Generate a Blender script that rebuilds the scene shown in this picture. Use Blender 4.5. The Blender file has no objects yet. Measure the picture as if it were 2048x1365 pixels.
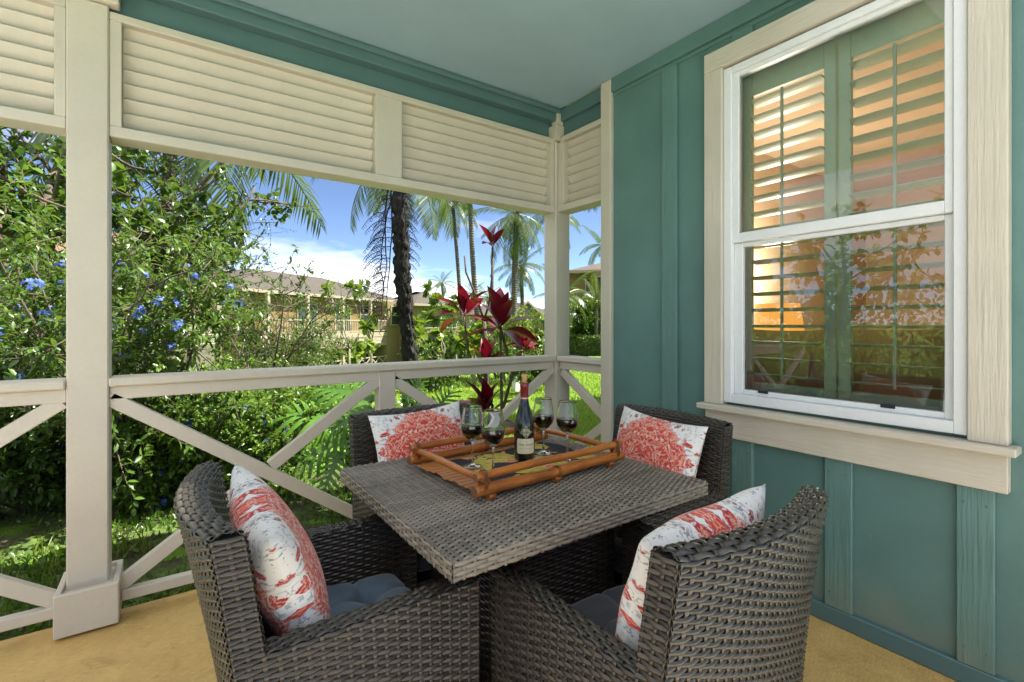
import bpy, bmesh, math, random
import numpy as np
from mathutils import Vector, Matrix

random.seed(7)
RNG = np.random.default_rng(7)
SC = bpy.context.scene
COL = SC.collection
R = math.radians

# ------------------------------------------------------------------ camera
CAM_H = 1.30
FPX, CXP, HYP = 970.0, 1024.0, 648.0        # focal length (px of 2048), principal column, horizon row
SY, CY = .5763, .8172                        # view direction in the ground plane
cam = bpy.data.cameras.new('camera')
cam.sensor_width = 36.0
cam.lens = FPX / 2048 * 36
cam.shift_y = -(682.5 - HYP) / 2048
cam.clip_start = .05
cam.clip_end = 3000
co = bpy.data.objects.new('camera', cam)
COL.objects.link(co)
co.location = (0, 0, CAM_H)
co.rotation_euler = (R(90), 0, -math.atan2(SY, CY))
SC.camera = co

# ------------------------------------------------------------------ light
SUN_EL = R(55)
SUN_DIR = Vector((.87, -.42, 0)).normalized() * math.cos(SUN_EL) + Vector((0, 0, math.sin(SUN_EL)))
sun = bpy.data.lights.new('sun', 'SUN')
sun.energy = 3.2
sun.angle = R(.53)
sun.color = (1.0, .95, .86)
so = bpy.data.objects.new('sun', sun)
COL.objects.link(so)
so.location = SUN_DIR * 40
so.rotation_euler = SUN_DIR.to_track_quat('Z', 'Y').to_euler()

CLOUD_SHIFT = (31.5955, 8.3172, 0)  # keeps the view blue while the added cloud elsewhere fills the porch
world = bpy.data.worlds.new('World')
SC.world = world
world.use_nodes = True
wn, wl = world.node_tree.nodes, world.node_tree.links
wn.clear()
wout = wn.new('ShaderNodeOutputWorld')
wbg = wn.new('ShaderNodeBackground')
wsky = wn.new('ShaderNodeTexSky')
wsky.sky_type = 'NISHITA'
wsky.sun_disc = False
wsky.sun_elevation = SUN_EL
wsky.sun_rotation = math.atan2(SUN_DIR.x, SUN_DIR.y)
wsky.air_density = .42
wsky.dust_density = .05
wsky.ozone_density = 1.3
wtc = wn.new('ShaderNodeTexCoord')
wsep = wn.new('ShaderNodeSeparateXYZ')
wl.new(wtc.outputs['Generated'], wsep.inputs[0])
def wmath(op, a, b=0.0, clamp=False):
    nd = wn.new('ShaderNodeMath'); nd.operation = op; nd.use_clamp = clamp
    for s_, v_ in zip(nd.inputs, (a, b)):
        if isinstance(v_, bpy.types.NodeSocket): wl.new(v_, s_)
        else: s_.default_value = v_
    return nd.outputs[0]
wz = wmath('ADD', wmath('MAXIMUM', wsep.outputs['Z'], 0.0), .16)      # flat cloud deck, with extra cloud added overhead to light the porch
wvec = wn.new('ShaderNodeCombineXYZ')
wl.new(wmath('DIVIDE', wsep.outputs['X'], wz), wvec.inputs[0])
wl.new(wmath('DIVIDE', wsep.outputs['Y'], wz), wvec.inputs[1])
wmp = wn.new('ShaderNodeMapping')
wmp.inputs['Location'].default_value = CLOUD_SHIFT
wl.new(wvec.outputs[0], wmp.inputs['Vector'])
wno = wn.new('ShaderNodeTexNoise')
wno.inputs['Scale'].default_value = .5
wno.inputs['Detail'].default_value = 9
wno.inputs['Roughness'].default_value = .56
wl.new(wmp.outputs['Vector'], wno.inputs['Vector'])
wramp = wn.new('ShaderNodeValToRGB')
wramp.color_ramp.elements[0].position = .46
wramp.color_ramp.elements[1].position = .60
wl.new(wno.outputs['Fac'], wramp.inputs[0])
wmix = wn.new('ShaderNodeMixRGB')
wmix.inputs['Color2'].default_value = (6.0, 6.1, 6.3, 1)
wl.new(wramp.outputs['Color'], wmix.inputs['Fac'])
wtint = wn.new('ShaderNodeMixRGB'); wtint.blend_type = 'MULTIPLY'
wtint.inputs['Fac'].default_value = 1
wtint.inputs['Color2'].default_value = (1.0, 1.0, 1.0, 1)
wl.new(wsky.outputs[0], wtint.inputs['Color1'])
wl.new(wtint.outputs[0], wmix.inputs['Color1'])
wl.new(wmix.outputs[0], wbg.inputs['Color'])
wbg.inputs['Strength'].default_value = .053
wl.new(wbg.outputs[0], wout.inputs['Surface'])

SC.view_settings.view_transform = 'Standard'
SC.view_settings.look = 'None'
SC.view_settings.exposure = 2.4
SC.view_settings.gamma = 1.0
SC.render.engine = 'CYCLES'
SC.cycles.use_denoising = True
SC.cycles.max_bounces = 10
SC.cycles.diffuse_bounces = 5
SC.cycles.transparent_max_bounces = 16
SC.cycles.transmission_bounces = 10
SC.cycles.sample_clamp_indirect = 6
SC.cycles.caustics_reflective = False
SC.cycles.caustics_refractive = False

# ------------------------------------------------------------------ helpers
def W(px, py, d):
    """point at depth d (metres along the view axis) seen at photo pixel px, py"""
    u, v = (px - CXP) / FPX, (HYP - py) / FPX
    return Vector(((SY + CY * u) * d, (CY - SY * u) * d, CAM_H + v * d))

def tag(o, label=None, cat=None, group=None, kind=None):
    if label: o['label'] = label
    if cat: o['category'] = cat
    if group: o['group'] = group
    if kind: o['kind'] = kind
    return o

def thing(name, label, cat, loc=(0, 0, 0), rz=0.0, group=None):
    o = bpy.data.objects.new(name, None)
    o.empty_display_size = .1
    COL.objects.link(o)
    o.location = loc
    o.rotation_euler = (0, 0, rz)
    return tag(o, label, cat, group)

def origin_of(o):
    v = Vector((0, 0, 0))
    while o is not None:
        v = v + o.location
        o = o.parent
    return v

def np_mesh(name, V, F, smooth=False, uv=None, tint=None):
    """V (n,3) array, F list of index tuples or (m,k) array"""
    me = bpy.data.meshes.new(name)
    V = np.asarray(V, dtype=np.float32)
    if isinstance(F, np.ndarray):
        k = F.shape[1]
        me.vertices.add(len(V)); me.vertices.foreach_set('co', V.ravel())
        me.loops.add(F.size); me.loops.foreach_set('vertex_index', F.astype(np.int32).ravel())
        me.polygons.add(len(F))
        me.polygons.foreach_set('loop_start', np.arange(0, F.size, k, dtype=np.int32))
        me.polygons.foreach_set('loop_total', np.full(len(F), k, dtype=np.int32))
        me.update(calc_edges=True)
    else:
        me.from_pydata([tuple(v) for v in V], [], F)
    if smooth:
        me.polygons.foreach_set('use_smooth', np.ones(len(me.polygons), dtype=bool))
    if tint is not None:
        a = me.attributes.new('tint', 'FLOAT', 'POINT')
        a.data.foreach_set('value', np.asarray(tint, dtype=np.float32))
    if uv is not None:
        l = me.uv_layers.new(name='uv')
        idx = np.zeros(len(me.loops), dtype=np.int32)
        me.loops.foreach_get('vertex_index', idx)
        l.data.foreach_set('uv', np.asarray(uv, dtype=np.float32)[idx].ravel())
    me.validate()
    me.update()
    return me

def add(name, me, mat, parent=None, loc=None):
    o = bpy.data.objects.new(name, me)
    COL.objects.link(o)
    if mat is not None and len(me.materials) == 0:
        me.materials.append(mat)
    if parent is not None: o.parent = parent
    if loc is not None: o.location = loc
    return o

class MB:
    """collects geometry; build() links it as ONE mesh object"""
    def __init__(self):
        self.V = []; self.F = []; self.S = []
    def _push(self, V, F, smooth=False):
        b = len(self.V)
        self.V.extend([tuple(v) for v in V])
        for f in F:
            self.F.append(tuple(i + b for i in f)); self.S.append(smooth)
        return self
    def box(self, a, b, bev=0.0, M=None):
        a = [min(p, q) for p, q in zip(a, b)] if True else a
        return self._box(Vector(a), Vector(b), bev, M)
    def _box(self, a, b, bev, M):
        lo = Vector(map(min, a, b)); hi = Vector(map(max, a, b))
        if bev <= 0:
            V = [Vector((x, y, z)) for x in (lo.x, hi.x) for y in (lo.y, hi.y) for z in (lo.z, hi.z)]
            F = [(0, 1, 3, 2), (4, 6, 7, 5), (0, 4, 5, 1), (2, 3, 7, 6), (0, 2, 6, 4), (1, 5, 7, 3)]
        else:
            bev = min(bev, *(.45 * (h - l) for l, h in zip(lo, hi)))
            V = []; idx = {}
            for i in (0, 1):
                for j in (0, 1):
                    for k in (0, 1):
                        for ax in range(3):      # vertex lying on the face normal to ax
                            p = []
                            for q, s in enumerate((i, j, k)):
                                full = (lo[q], hi[q])[s]
                                p.append(full if q == ax else full + (bev if s == 0 else -bev))
                            idx[(i, j, k, ax)] = len(V); V.append(Vector(p))
            F = []
            for ax in range(3):
                o1, o2 = [(1, 2), (2, 0), (0, 1)][ax]
                for s in (0, 1):
                    ring = []
                    for (p, q) in ((0, 0), (1, 0), (1, 1), (0, 1)):
                        c = [0, 0, 0]; c[ax] = s; c[o1] = p; c[o2] = q
                        ring.append(idx[(*c, ax)])
                    F.append(tuple(ring if s else ring[::-1]))
            for ax in range(3):                  # bevelled edges along ax
                o1, o2 = [(1, 2), (2, 0), (0, 1)][ax]
                for p in (0, 1):
                    for q in (0, 1):
                        c0 = [0, 0, 0]; c0[o1] = p; c0[o2] = q
                        c1 = list(c0); c1[ax] = 1
                        f = [idx[(*c0, o1)], idx[(*c1, o1)], idx[(*c1, o2)], idx[(*c0, o2)]]
                        F.append(tuple(f if (p == q) else f[::-1]))
            for i in (0, 1):
                for j in (0, 1):
                    for k in (0, 1):
                        f = [idx[(i, j, k, 0)], idx[(i, j, k, 1)], idx[(i, j, k, 2)]]
                        F.append(tuple(f if (i + j + k) % 2 else f[::-1]))
        if M is not None: V = [M @ v for v in V]
        return self._push(V, F)
    def bar(self, p, q, w, h, up=(0, 0, 1), bev=0.0):
        """square-cut bar from p to q, w across, h along up"""
        p, q = Vector(p), Vector(q)
        x = (q - p); L = x.length; x = x / L
        y = Vector(up).cross(x)
        if y.length < 1e-5: y = Vector((1, 0, 0)).cross(x)
        y.normalize(); z = x.cross(y)
        M = Matrix((x, y, z)).transposed().to_4x4(); M.translation = p
        return self._box(Vector((0, -w / 2, -h / 2)), Vector((L, w / 2, h / 2)), bev, M)
    def tube(self, pts, rad, n=8, cap=True, smooth=True):
        pts = [Vector(p) for p in pts]
        if not hasattr(rad, '__len__'): rad = [rad] * len(pts)
        V = []; F = []
        prev = None
        for i, p in enumerate(pts):
            t = (pts[min(i + 1, len(pts) - 1)] - pts[max(i - 1, 0)])
            if t.length < 1e-9: t = Vector((0, 0, 1))
            t.normalize()
            if prev is None:
                a = Vector((0, 0, 1)) if abs(t.z) < .9 else Vector((1, 0, 0))
                x = t.cross(a).normalized()
            else:
                x = (prev - t * prev.dot(t)).normalized()
            prev = x; y = t.cross(x)
            for k in range(n):
                an = 2 * math.pi * k / n
                V.append(p + (x * math.cos(an) + y * math.sin(an)) * rad[i])
        for i in range(len(pts) - 1):
            for k in range(n):
                F.append((i * n + k, i * n + (k + 1) % n, (i + 1) * n + (k + 1) % n, (i + 1) * n + k))
        self._push(V, F, smooth)
        if cap:
            b = len(self.V) - len(V)
            self.F.append(tuple(b + k for k in range(n))[::-1]); self.S.append(False)
            self.F.append(tuple(b + (len(pts) - 1) * n + k for k in range(n))); self.S.append(False)
        return self
    def lathe(self, prof, n=32, c=(0, 0, 0), smooth=True):
        V = []; F = []; rings = []
        for r, z in prof:
            if r < 1e-6:
                rings.append([len(V)]); V.append(Vector((c[0], c[1], c[2] + z)))
            else:
                rings.append(list(range(len(V), len(V) + n)))
                for k in range(n):
                    a = 2 * math.pi * k / n
                    V.append(Vector((c[0] + r * math.cos(a), c[1] + r * math.sin(a), c[2] + z)))
        for A, B in zip(rings, rings[1:]):
            for k in range(n):
                k2 = (k + 1) % n
                if len(A) == 1 and len(B) == 1: continue
                if len(A) == 1: F.append((A[0], B[k2], B[k]))
                elif len(B) == 1: F.append((A[k], A[k2], B[0]))
                else: F.append((A[k], A[k2], B[k2], B[k]))
        return self._push(V, F, smooth)
    def poly(self, V, F, smooth=False):
        return self._push(V, F, smooth)
    def build(self, name, mat, parent=None, world=False):
        o0 = origin_of(parent) if (world and parent is not None) else Vector((0, 0, 0))
        me = bpy.data.meshes.new(name)
        me.from_pydata([(v[0] - o0.x, v[1] - o0.y, v[2] - o0.z) for v in self.V], [], self.F)
        me.polygons.foreach_set('use_smooth', self.S)
        me.update()
        return add(name, me, mat, parent)

def copy_tree(o, parent=None):
    c = o.copy(); COL.objects.link(c); c.parent = parent
    for ch in list(o.children): copy_tree(ch, c)
    return c

# ------------------------------------------------------------------ materials
class N:
    """tiny node-graph builder"""
    def __init__(self, name):
        self.m = bpy.data.materials.new(name); self.m.use_nodes = True
        self.t = self.m.node_tree; self.n = self.t.nodes; self.l = self.t.links
        self.n.clear()
        self.out = self.n.new('ShaderNodeOutputMaterial')
        self.b = self.n.new('ShaderNodeBsdfPrincipled')
        self.l.new(self.b.outputs[0], self.out.inputs[0])
    def node(self, kind, **kw):
        nd = self.n.new(kind)
        for k, v in kw.items():
            if k.startswith('i_'):
                key = k[2:].replace('_', ' ')
                s = nd.inputs[key] if key in nd.inputs else nd.inputs[int(key)]
                self.set(s, v)
            else: setattr(nd, k, v)
        return nd
    def set(self, s, v):
        if isinstance(v, bpy.types.NodeSocket): self.l.new(v, s)
        elif hasattr(v, '__len__') and s.type == 'RGBA' and len(v) == 3: s.default_value = (*v, 1)
        else: s.default_value = v
    def P(self, **kw):
        for k, v in kw.items(): self.set(self.b.inputs[k.replace('_', ' ')], v)
        return self
    def coord(self, kind='Object', scale=(1, 1, 1), rot=(0, 0, 0), loc=(0, 0, 0)):
        tc = self.node('ShaderNodeTexCoord')
        mp = self.node('ShaderNodeMapping')
        mp.inputs['Scale'].default_value = scale; mp.inputs['Rotation'].default_value = rot
        mp.inputs['Location'].default_value = loc
        self.l.new(tc.outputs[kind], mp.inputs['Vector'])
        return mp.outputs[0]
    def noise(self, vec, scale, detail=4, rough=.5, dist=0.0, out='Fac'):
        nd = self.node('ShaderNodeTexNoise')
        nd.inputs['Scale'].default_value = scale; nd.inputs['Detail'].default_value = detail
        nd.inputs['Roughness'].default_value = rough; nd.inputs['Distortion'].default_value = dist
        self.l.new(vec, nd.inputs['Vector'])
        return nd.outputs[out]
    def vor(self, vec, scale, feature='F1', out='Distance', rand=1.0):
        nd = self.node('ShaderNodeTexVoronoi'); nd.feature = feature
        nd.inputs['Scale'].default_value = scale; nd.inputs['Randomness'].default_value = rand
        self.l.new(vec, nd.inputs['Vector'])
        return nd.outputs[out]
    def ramp(self, fac, stops, interp='LINEAR'):
        nd = self.node('ShaderNodeValToRGB'); cr = nd.color_ramp; cr.interpolation = interp
        while len(cr.elements) < len(stops): cr.elements.new(.5)
        for e, (p, c) in zip(cr.elements, stops):
            e.position = p; e.color = (*c, 1) if hasattr(c, '__len__') else (c, c, c, 1)
        self.l.new(fac, nd.inputs[0])
        return nd.outputs[0]
    def mix(self, fac, a, b, blend='MIX'):
        nd = self.node('ShaderNodeMixRGB'); nd.blend_type = blend
        self.set(nd.inputs[0], fac); self.set(nd.inputs[1], a); self.set(nd.inputs[2], b)
        return nd.outputs[0]
    def math(self, op, a, b=0.0, c=None, clamp=False):
        nd = self.node('ShaderNodeMath'); nd.operation = op; nd.use_clamp = clamp
        self.set(nd.inputs[0], a); self.set(nd.inputs[1], b)
        if c is not None: self.set(nd.inputs[2], c)
        return nd.outputs[0]
    def bump(self, h, dist=.01, strength=1.0, normal=None):
        nd = self.node('ShaderNodeBump')
        nd.inputs['Strength'].default_value = strength; nd.inputs['Distance'].default_value = dist
        self.l.new(h, nd.inputs['Height'])
        if normal is not None: self.l.new(normal, nd.inputs['Normal'])
        self.l.new(nd.outputs[0], self.b.inputs['Normal'])
        return nd.outputs[0]

def paint(name, col, rough=.5, grain=(1, 1, 1), bump=.0006, vary=.06, fine=90, dirt=None, splash=False):
    g = N(name)
    v = g.coord(scale=grain)
    n1 = g.noise(v, fine, 5, .6)
    n2 = g.noise(g.coord(), 3.1, 3, .5)
    lo = tuple(c * (1 - vary * 1.6) for c in col); hi = tuple(min(1, c * (1 + vary)) for c in col)
    c = g.ramp(n2, [(.3, lo), (.7, hi)])
    c = g.mix(.18, c, g.ramp(n1, [(.3, tuple(x * .75 for x in col)), (.7, hi)]))
    if splash:                                   # dusty rain splash above the floor, a few scuffs
        sz = g.node('ShaderNodeSeparateXYZ'); g.l.new(g.coord(), sz.inputs[0])
        sn = g.noise(g.coord(), 7, 6, .7)
        h = g.math('SUBTRACT', g.math('MULTIPLY', sn, .55), sz.outputs[2])
        c = g.mix(g.ramp(h, [(.02, 0.0), (.28, .38)]), c, (.30, .25, .17))
        sc_ = g.noise(g.coord(scale=(1, 1, .3)), 38, 4, .7)
        c = g.mix(g.ramp(sc_, [(.68, 0.0), (.74, .35)]), c, tuple(min(1, x * 1.8) for x in col))
    if dirt:
        sp = g.noise(g.coord(), 34, 7, .75)
        c = g.mix(g.ramp(sp, [(.63, 0.0), (.71, dirt)]), c, tuple(x * .45 for x in col))
    g.P(Base_Color=c, Roughness=rough)
    g.bump(n1, bump, 1.0)
    return g.m

def plain(name, col, rough=.5, metal=0.0, **kw):
    g = N(name); g.P(Base_Color=col, Roughness=rough, Metallic=metal, **kw)
    return g.m

M = {}
M['cream'] = paint('cream_paint', (.61, .55, .455), .5, (1, 1, 1), .0005, .05, 60, dirt=.35)
M['cream_grain_v'] = paint('cream_textured_board_upright', (.61, .555, .46), .5, (15, 15, .9), .005, .06, 4.5, dirt=.3)
M['cream_grain_h'] = paint('cream_textured_board_flat', (.61, .555, .46), .5, (15, .9, 15), .005, .06, 4.5, dirt=.3)
M['teal'] = paint('teal_siding_paint', (.116, .226, .211), .42, (1, 1, 1), .0006, .09, 70, splash=True)
M['teal_grain'] = paint('teal_batten_paint', (.122, .236, .220), .42, (17, 17, 1.0), .0045, .07, 4.5, splash=True)
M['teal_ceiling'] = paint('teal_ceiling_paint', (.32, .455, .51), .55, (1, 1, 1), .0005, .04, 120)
M['teal_trim'] = paint('teal_trim_paint', (.095, .18, .185), .42, (1, 1, 1), .0004, .05, 60)
M['vinyl'] = paint('white_vinyl', (.80, .81, .82), .3, (1, 1, 1), .0001, .02, 60)
M['white'] = paint('white_paint', (.78, .77, .74), .45, (1, 1, 1), .0003, .03, 40)

def concrete():
    g = N('tan_concrete')
    v = g.coord()
    st = g.coord(scale=(1.0, 9.0, 1))
    a = g.noise(v, 1.9, 6, .68, .4); b = g.noise(v, 13, 6, .7); c = g.noise(st, 34, 5, .65)
    k = g.ramp(a, [(.30, (0.403, 0.224, 0.056)), (.45, (0.616, 0.377, 0.107)), (.6, (0.739, 0.479, 0.159)), (.75, (0.806, 0.561, 0.215))])
    k = g.mix(.40, k, g.ramp(b, [(.32, (0.381, 0.214, 0.059)), (.68, (0.829, 0.571, 0.215))]))
    k = g.mix(.46, k, g.ramp(c, [(.34, (0.370, 0.204, 0.056)), (.66, (0.850, 0.612, 0.244))]))
    st2 = g.noise(v, 5.5, 4, .6, .8)
    k = g.mix(g.ramp(st2, [(.60, 0.0), (.72, .5)]), k, (0.291, 0.163, 0.044))
    spk = g.noise(v, 55, 3, .6)
    k = g.mix(g.ramp(spk, [(.67, 0.0), (.73, .6)]), k, (.13, .085, .045))
    g.P(Base_Color=k, Roughness=g.ramp(b, [(.3, .42), (.7, .68)]))
    g.bump(g.mix(.5, b, c), .004, 1.0)
    return g.m
M['concrete'] = concrete()
# ------------------------------------------------------------------ terrain
def ground_z(x, y):
    x = np.asarray(x, float); y = np.asarray(y, float)
    d = SY * x + CY * y; r = CY * x - SY * y
    k = np.clip((r / np.maximum(d, 1.0) - 0.0) / .16, 0, 1); k = k * k * (3 - 2 * k)
    s = .062 * (1 - k) + .022 * k
    return -.13 - s * np.clip(d - 4.0, 0, 44) + .05 * np.sin(x * .31 + 1) * np.sin(y * .27) * np.clip(d / 12, 0, 1)

def gz(x, y): return float(ground_z(x, y))

def lawn_mat():
    g = N('lawn_grass')
    v = g.coord()
    a = g.noise(v, .55, 4, .6); b = g.noise(v, 9, 5, .7); c = g.noise(v, 60, 3, .7)
    k = g.ramp(a, [(.3, (.085, .17, .018)), (.6, (.145, .25, .025)), (.8, (.17, .27, .035))])
    k = g.mix(.5, k, g.ramp(b, [(.3, (.06, .13, .014)), (.7, (.18, .29, .04))]))
    k = g.mix(.35, k, g.ramp(c, [(.35, (.04, .10, .01)), (.65, (.20, .33, .045))]))
    g.P(Base_Color=k, Roughness=.9)
    g.b.inputs['Specular IOR Level'].default_value = .15
    g.bump(g.mix(.5, b, c), .05, .8)
    return g.m
M['lawn'] = lawn_mat()

def soil_mat():
    g = N('mossy_soil')
    v = g.coord()
    a = g.noise(v, 2.3, 5, .65); b = g.noise(v, 22, 5, .7)
    soil = g.ramp(b, [(.3, (.022, .015, .008)), (.7, (.075, .05, .026))])
    moss = g.ramp(b, [(.3, (.03, .06, .008)), (.7, (.11, .17, .022))])
    g.P(Base_Color=g.mix(g.ramp(a, [(.42, 0.0), (.58, 1.0)]), soil, moss), Roughness=.95)
    g.bump(b, .02, 1.0)
    return g.m
M['soil'] = soil_mat()

t = np.linspace(-1, 1, 141)
ax = np.sinh(t * 5.2) / math.sinh(5.2) * 900
gx, gy = np.meshgrid(ax, ax + 8.0, indexing='ij')
V = np.stack([gx, gy, ground_z(gx, gy)], -1).reshape(-1, 3)
n = len(ax)
i, j = np.meshgrid(np.arange(n - 1), np.arange(n - 1), indexing='ij')
q = (i * n + j).ravel()
F = np.stack([q, q + n, q + n + 1, q + 1], -1)
tag(add('lawn', np_mesh('lawn', V, F, True), M['lawn']), 'wide bright green lawn running down to the houses', 'lawn', kind='structure')

# planting bed along the porch
nu, nv = 90, 26
V = []
for a in range(nu):
    x = -6.0 + 8.7 * a / (nu - 1)
    far = 5.9 + .5 * math.sin(x * 1.3) + .25 * math.sin(x * 3.7 + 1)
    if x > .7: far = max(3.15, far - (x - .7) * 2.0)
    for b in range(nv):
        y = 2.80 + (far - 2.80) * b / (nv - 1)
        V.append((x, y, gz(x, y) + .012 + .02 * math.sin(x * 7 + y * 3) * math.sin(y * 9)))
F = [(a * nv + b, (a + 1) * nv + b, (a + 1) * nv + b + 1, a * nv + b + 1) for a in range(nu - 1) for b in range(nv - 1)]
tag(add('planting_bed', np_mesh('planting_bed', V, F, True), M['soil']), 'mossy brown planting bed beside the porch slab', 'planting bed', kind='structure')

# ------------------------------------------------------------------ porch slab and ceiling
XW = 2.36           # siding face of the house wall
XT = 2.335          # face of battens and skirting
CEIL = 2.89
PX0, PY0, PY1 = -1.0, .95, 2.84
pat = N('pale_grey_paving')
pv = pat.coord(); pn = pat.noise(pv, 5, 5, .6)
pat.P(Base_Color=pat.ramp(pn, [(.3, (.50, .50, .50)), (.7, (.62, .62, .615))]), Roughness=.8)
pp = MB()
pp.box((-7.0, -6.0, -.30), (-1.105, PY1 - .02, -.012)); pp.box((-1.10, -6.0, -.30), (3.4, -.355, -.012)); 
tag(pp.build('patio', pat.m), 'pale grey patio paving around the porch slab', 'patio', kind='structure')  # unseen reflector: its pale surface bounces neutral light under the porch roof
mb = MB().box((-1.1, -.35, -.30), (2.9, PY1, 0.0), .008)
tag(mb.build('floor', M['concrete']), 'tan concrete porch floor', 'floor', kind='structure')

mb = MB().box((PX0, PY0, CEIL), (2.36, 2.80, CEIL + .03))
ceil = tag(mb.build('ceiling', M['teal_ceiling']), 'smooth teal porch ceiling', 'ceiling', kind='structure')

rb = thing('porch_roof_edge', 'dark teal painted beam and trim above the louvre panels', 'beam', (0, 2.82, 2.69))
MB().box((PX0, 2.818, 2.684), (2.50, 2.90, CEIL + .14), .004).build('beam_face', M['teal_trim'], rb, True)
MB().box((PX0, 2.745, 2.80), (2.395, 2.816, CEIL - .002), .005).build('trim_board', M['teal_trim'], rb, True)
MB().box((PX0, 2.715, 2.853), (2.365, 2.743, CEIL - .002), .008).build('cove_moulding', M['teal_trim'], rb, True)
MB().box((2.402, 2.27, 2.684), (2.482, 2.745, CEIL + .02), .004).build('beam_face', M['teal_trim'], rb, True)
MB().box((2.366, 2.27, 2.80), (2.400, 2.742, CEIL - .002), .004).build('trim_board', M['teal_trim'], rb, True)
MB().box((PX0, PY0, 2.78), (2.335, PY0 + .06, CEIL - .002), .005).build('edge_beam', M['teal_trim'], rb, True)
MB().box((PX0 - .05, PY0 - .1, CEIL + .14), (2.9, 2.98, CEIL + .30)).build('roof_deck', M['cream'], rb, True)

# ------------------------------------------------------------------ posts
def post(label, x0, y0, x1, y1, plinth, cap):
    t = thing('porch_post', label, 'post', ((x0 + x1) / 2, (y0 + y1) / 2, 0), 0, 'porch posts')
    MB().box((x0, y0, .03), (x1, y1, 2.70 if plinth else 2.66), .006).build('shaft', M['cream'], t, True)
    if plinth:
        a, b, c, d = plinth
        mb = MB()
        mb.box((a, b, .012), (c, b + .022, .188), .004)
        mb.box((a, d - .022, .012), (c, d, .186), .004)
        mb.box((a, b + .0225, .012), (a + .022, d - .0225, .187), .004)
        mb.box((c - .022, b + .0225, .012), (c, d - .0225, .187), .004)
        mb.box((a + .0225, b + .0225, .01), (c - .0225, d - .0225, .168))
        mb.build('plinth', M['cream'], t, True)
    for (p, q) in cap:
        MB().box(p, q, .005).build('cap_block', M['cream'], t, True)
    return t
post('cream square porch post with boxed plinth, nearest the camera', -.36, 2.765, -.22, 2.905, (-.389, 2.682, -.180, 2.945),
     [((-.402, 2.735, 2.702), (-.182, 2.80, CEIL - .01))])
post('cream square corner post where both railings meet', 2.347, 2.762, 2.487, 2.902, None,
     [((2.325, 2.735, 2.662), (2.472, 2.895, 2.775)), ((2.335, 2.728, 2.777), (2.395, 2.80, 2.868))])

# ------------------------------------------------------------------ railings
def brace(t, p, q, axis, depth, w=.062, off=0.0):
    """flat brace between 2D points (along, z) in the plane given by axis"""
    mb = MB()
    if axis == 'x':
        y = depth
        mb.bar((p[0], y, p[1]), (q[0], y, q[1]), .036, w, (0, 0, 1), .003)
    else:
        mb.bar((depth, p[0], p[1]), (depth, q[0], q[1]), .036, w, (0, 0, 1), .003)
    return mb.build('brace', M['cream'], t, True)

def lerp(p, q, k): return (p[0] + (q[0] - p[0]) * k, p[1] + (q[1] - p[1]) * k)

def bay_x(t, x0, x1):
    """crossed braces of one bay: one continuous, the other in two pieces butting on it"""
    a, b, c, d = (x0, .945), (x1, .128), (x1, .945), (x0, .128)
    brace(t, (x0 - .02, .968), (x1 - .004, .118), 'x', 2.803)
    L = math.hypot(x1 - x0, .8)
    k = .034 / L
    brace(t, (x1 + .004, .968), lerp(c, d, .5 - k), 'x', 2.8055)
    brace(t, lerp(c, d, .5 + k), (x0 + .004, .118), 'x', 2.8055)

rl = thing('porch_railing', 'cream crossed-brace railing between the plinth post and the corner post', 'railing', (1.05, 2.8, 0), 0, 'porch railings')
MB().box((-.2195, 2.757, 1.022), (2.345, 2.90, 1.062), .006).build('cap_rail', M['cream'], rl, True)
MB().box((-.2195, 2.785, .963), (2.345, 2.825, 1.0205), .003).build('sub_rail', M['cream'], rl, True)
MB().box((-.178, 2.772, .060), (2.345, 2.815, .108), .004).build('bottom_rail', M['cream'], rl, True)
MB().box((1.005, 2.778, .109), (1.106, 2.862, 1.0195), .004).build('mid_post', M['cream'], rl, True)
bay_x(rl, -.20, 1.004); bay_x(rl, 1.107, 2.345)

rl = thing('porch_railing', 'cream crossed-brace railing cut by the left photo edge', 'railing', (-.8, 2.8, 0), 0, 'porch railings')
MB().box((-1.0, 2.757, 1.022), (-.361, 2.90, 1.062), .006).build('cap_rail', M['cream'], rl, True)
MB().box((-1.0, 2.785, .963), (-.361, 2.825, 1.0205), .003).build('sub_rail', M['cream'], rl, True)
MB().box((-1.0, 2.772, .060), (-.391, 2.815, .108), .004).build('bottom_rail', M['cream'], rl, True)
bay_x(rl, -1.58, -.38)

rl = thing('porch_railing', 'short cream railing return between corner post and teal wall', 'railing', (2.42, 2.52, 0), 0, 'porch railings')
MB().box((2.348, 2.2925, 1.022), (2.487, 2.756, 1.0615), .006).build('cap_rail', M['cream'], rl, True)
MB().box((2.376, 2.2925, .963), (2.416, 2.756, 1.0205), .003).build('sub_rail', M['cream'], rl, True)
MB().box((2.363, 2.2925, .060), (2.405, 2.756, .108), .004).build('bottom_rail', M['cream'], rl, True)
brace(rl, (2.735, .945), (2.31, .675), 'y', 2.394)
brace(rl, (2.31, .61), (2.735, .30), 'y', 2.394)
brace(rl, (2.735, .255), (2.31, .125), 'y', 2.394)

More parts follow.
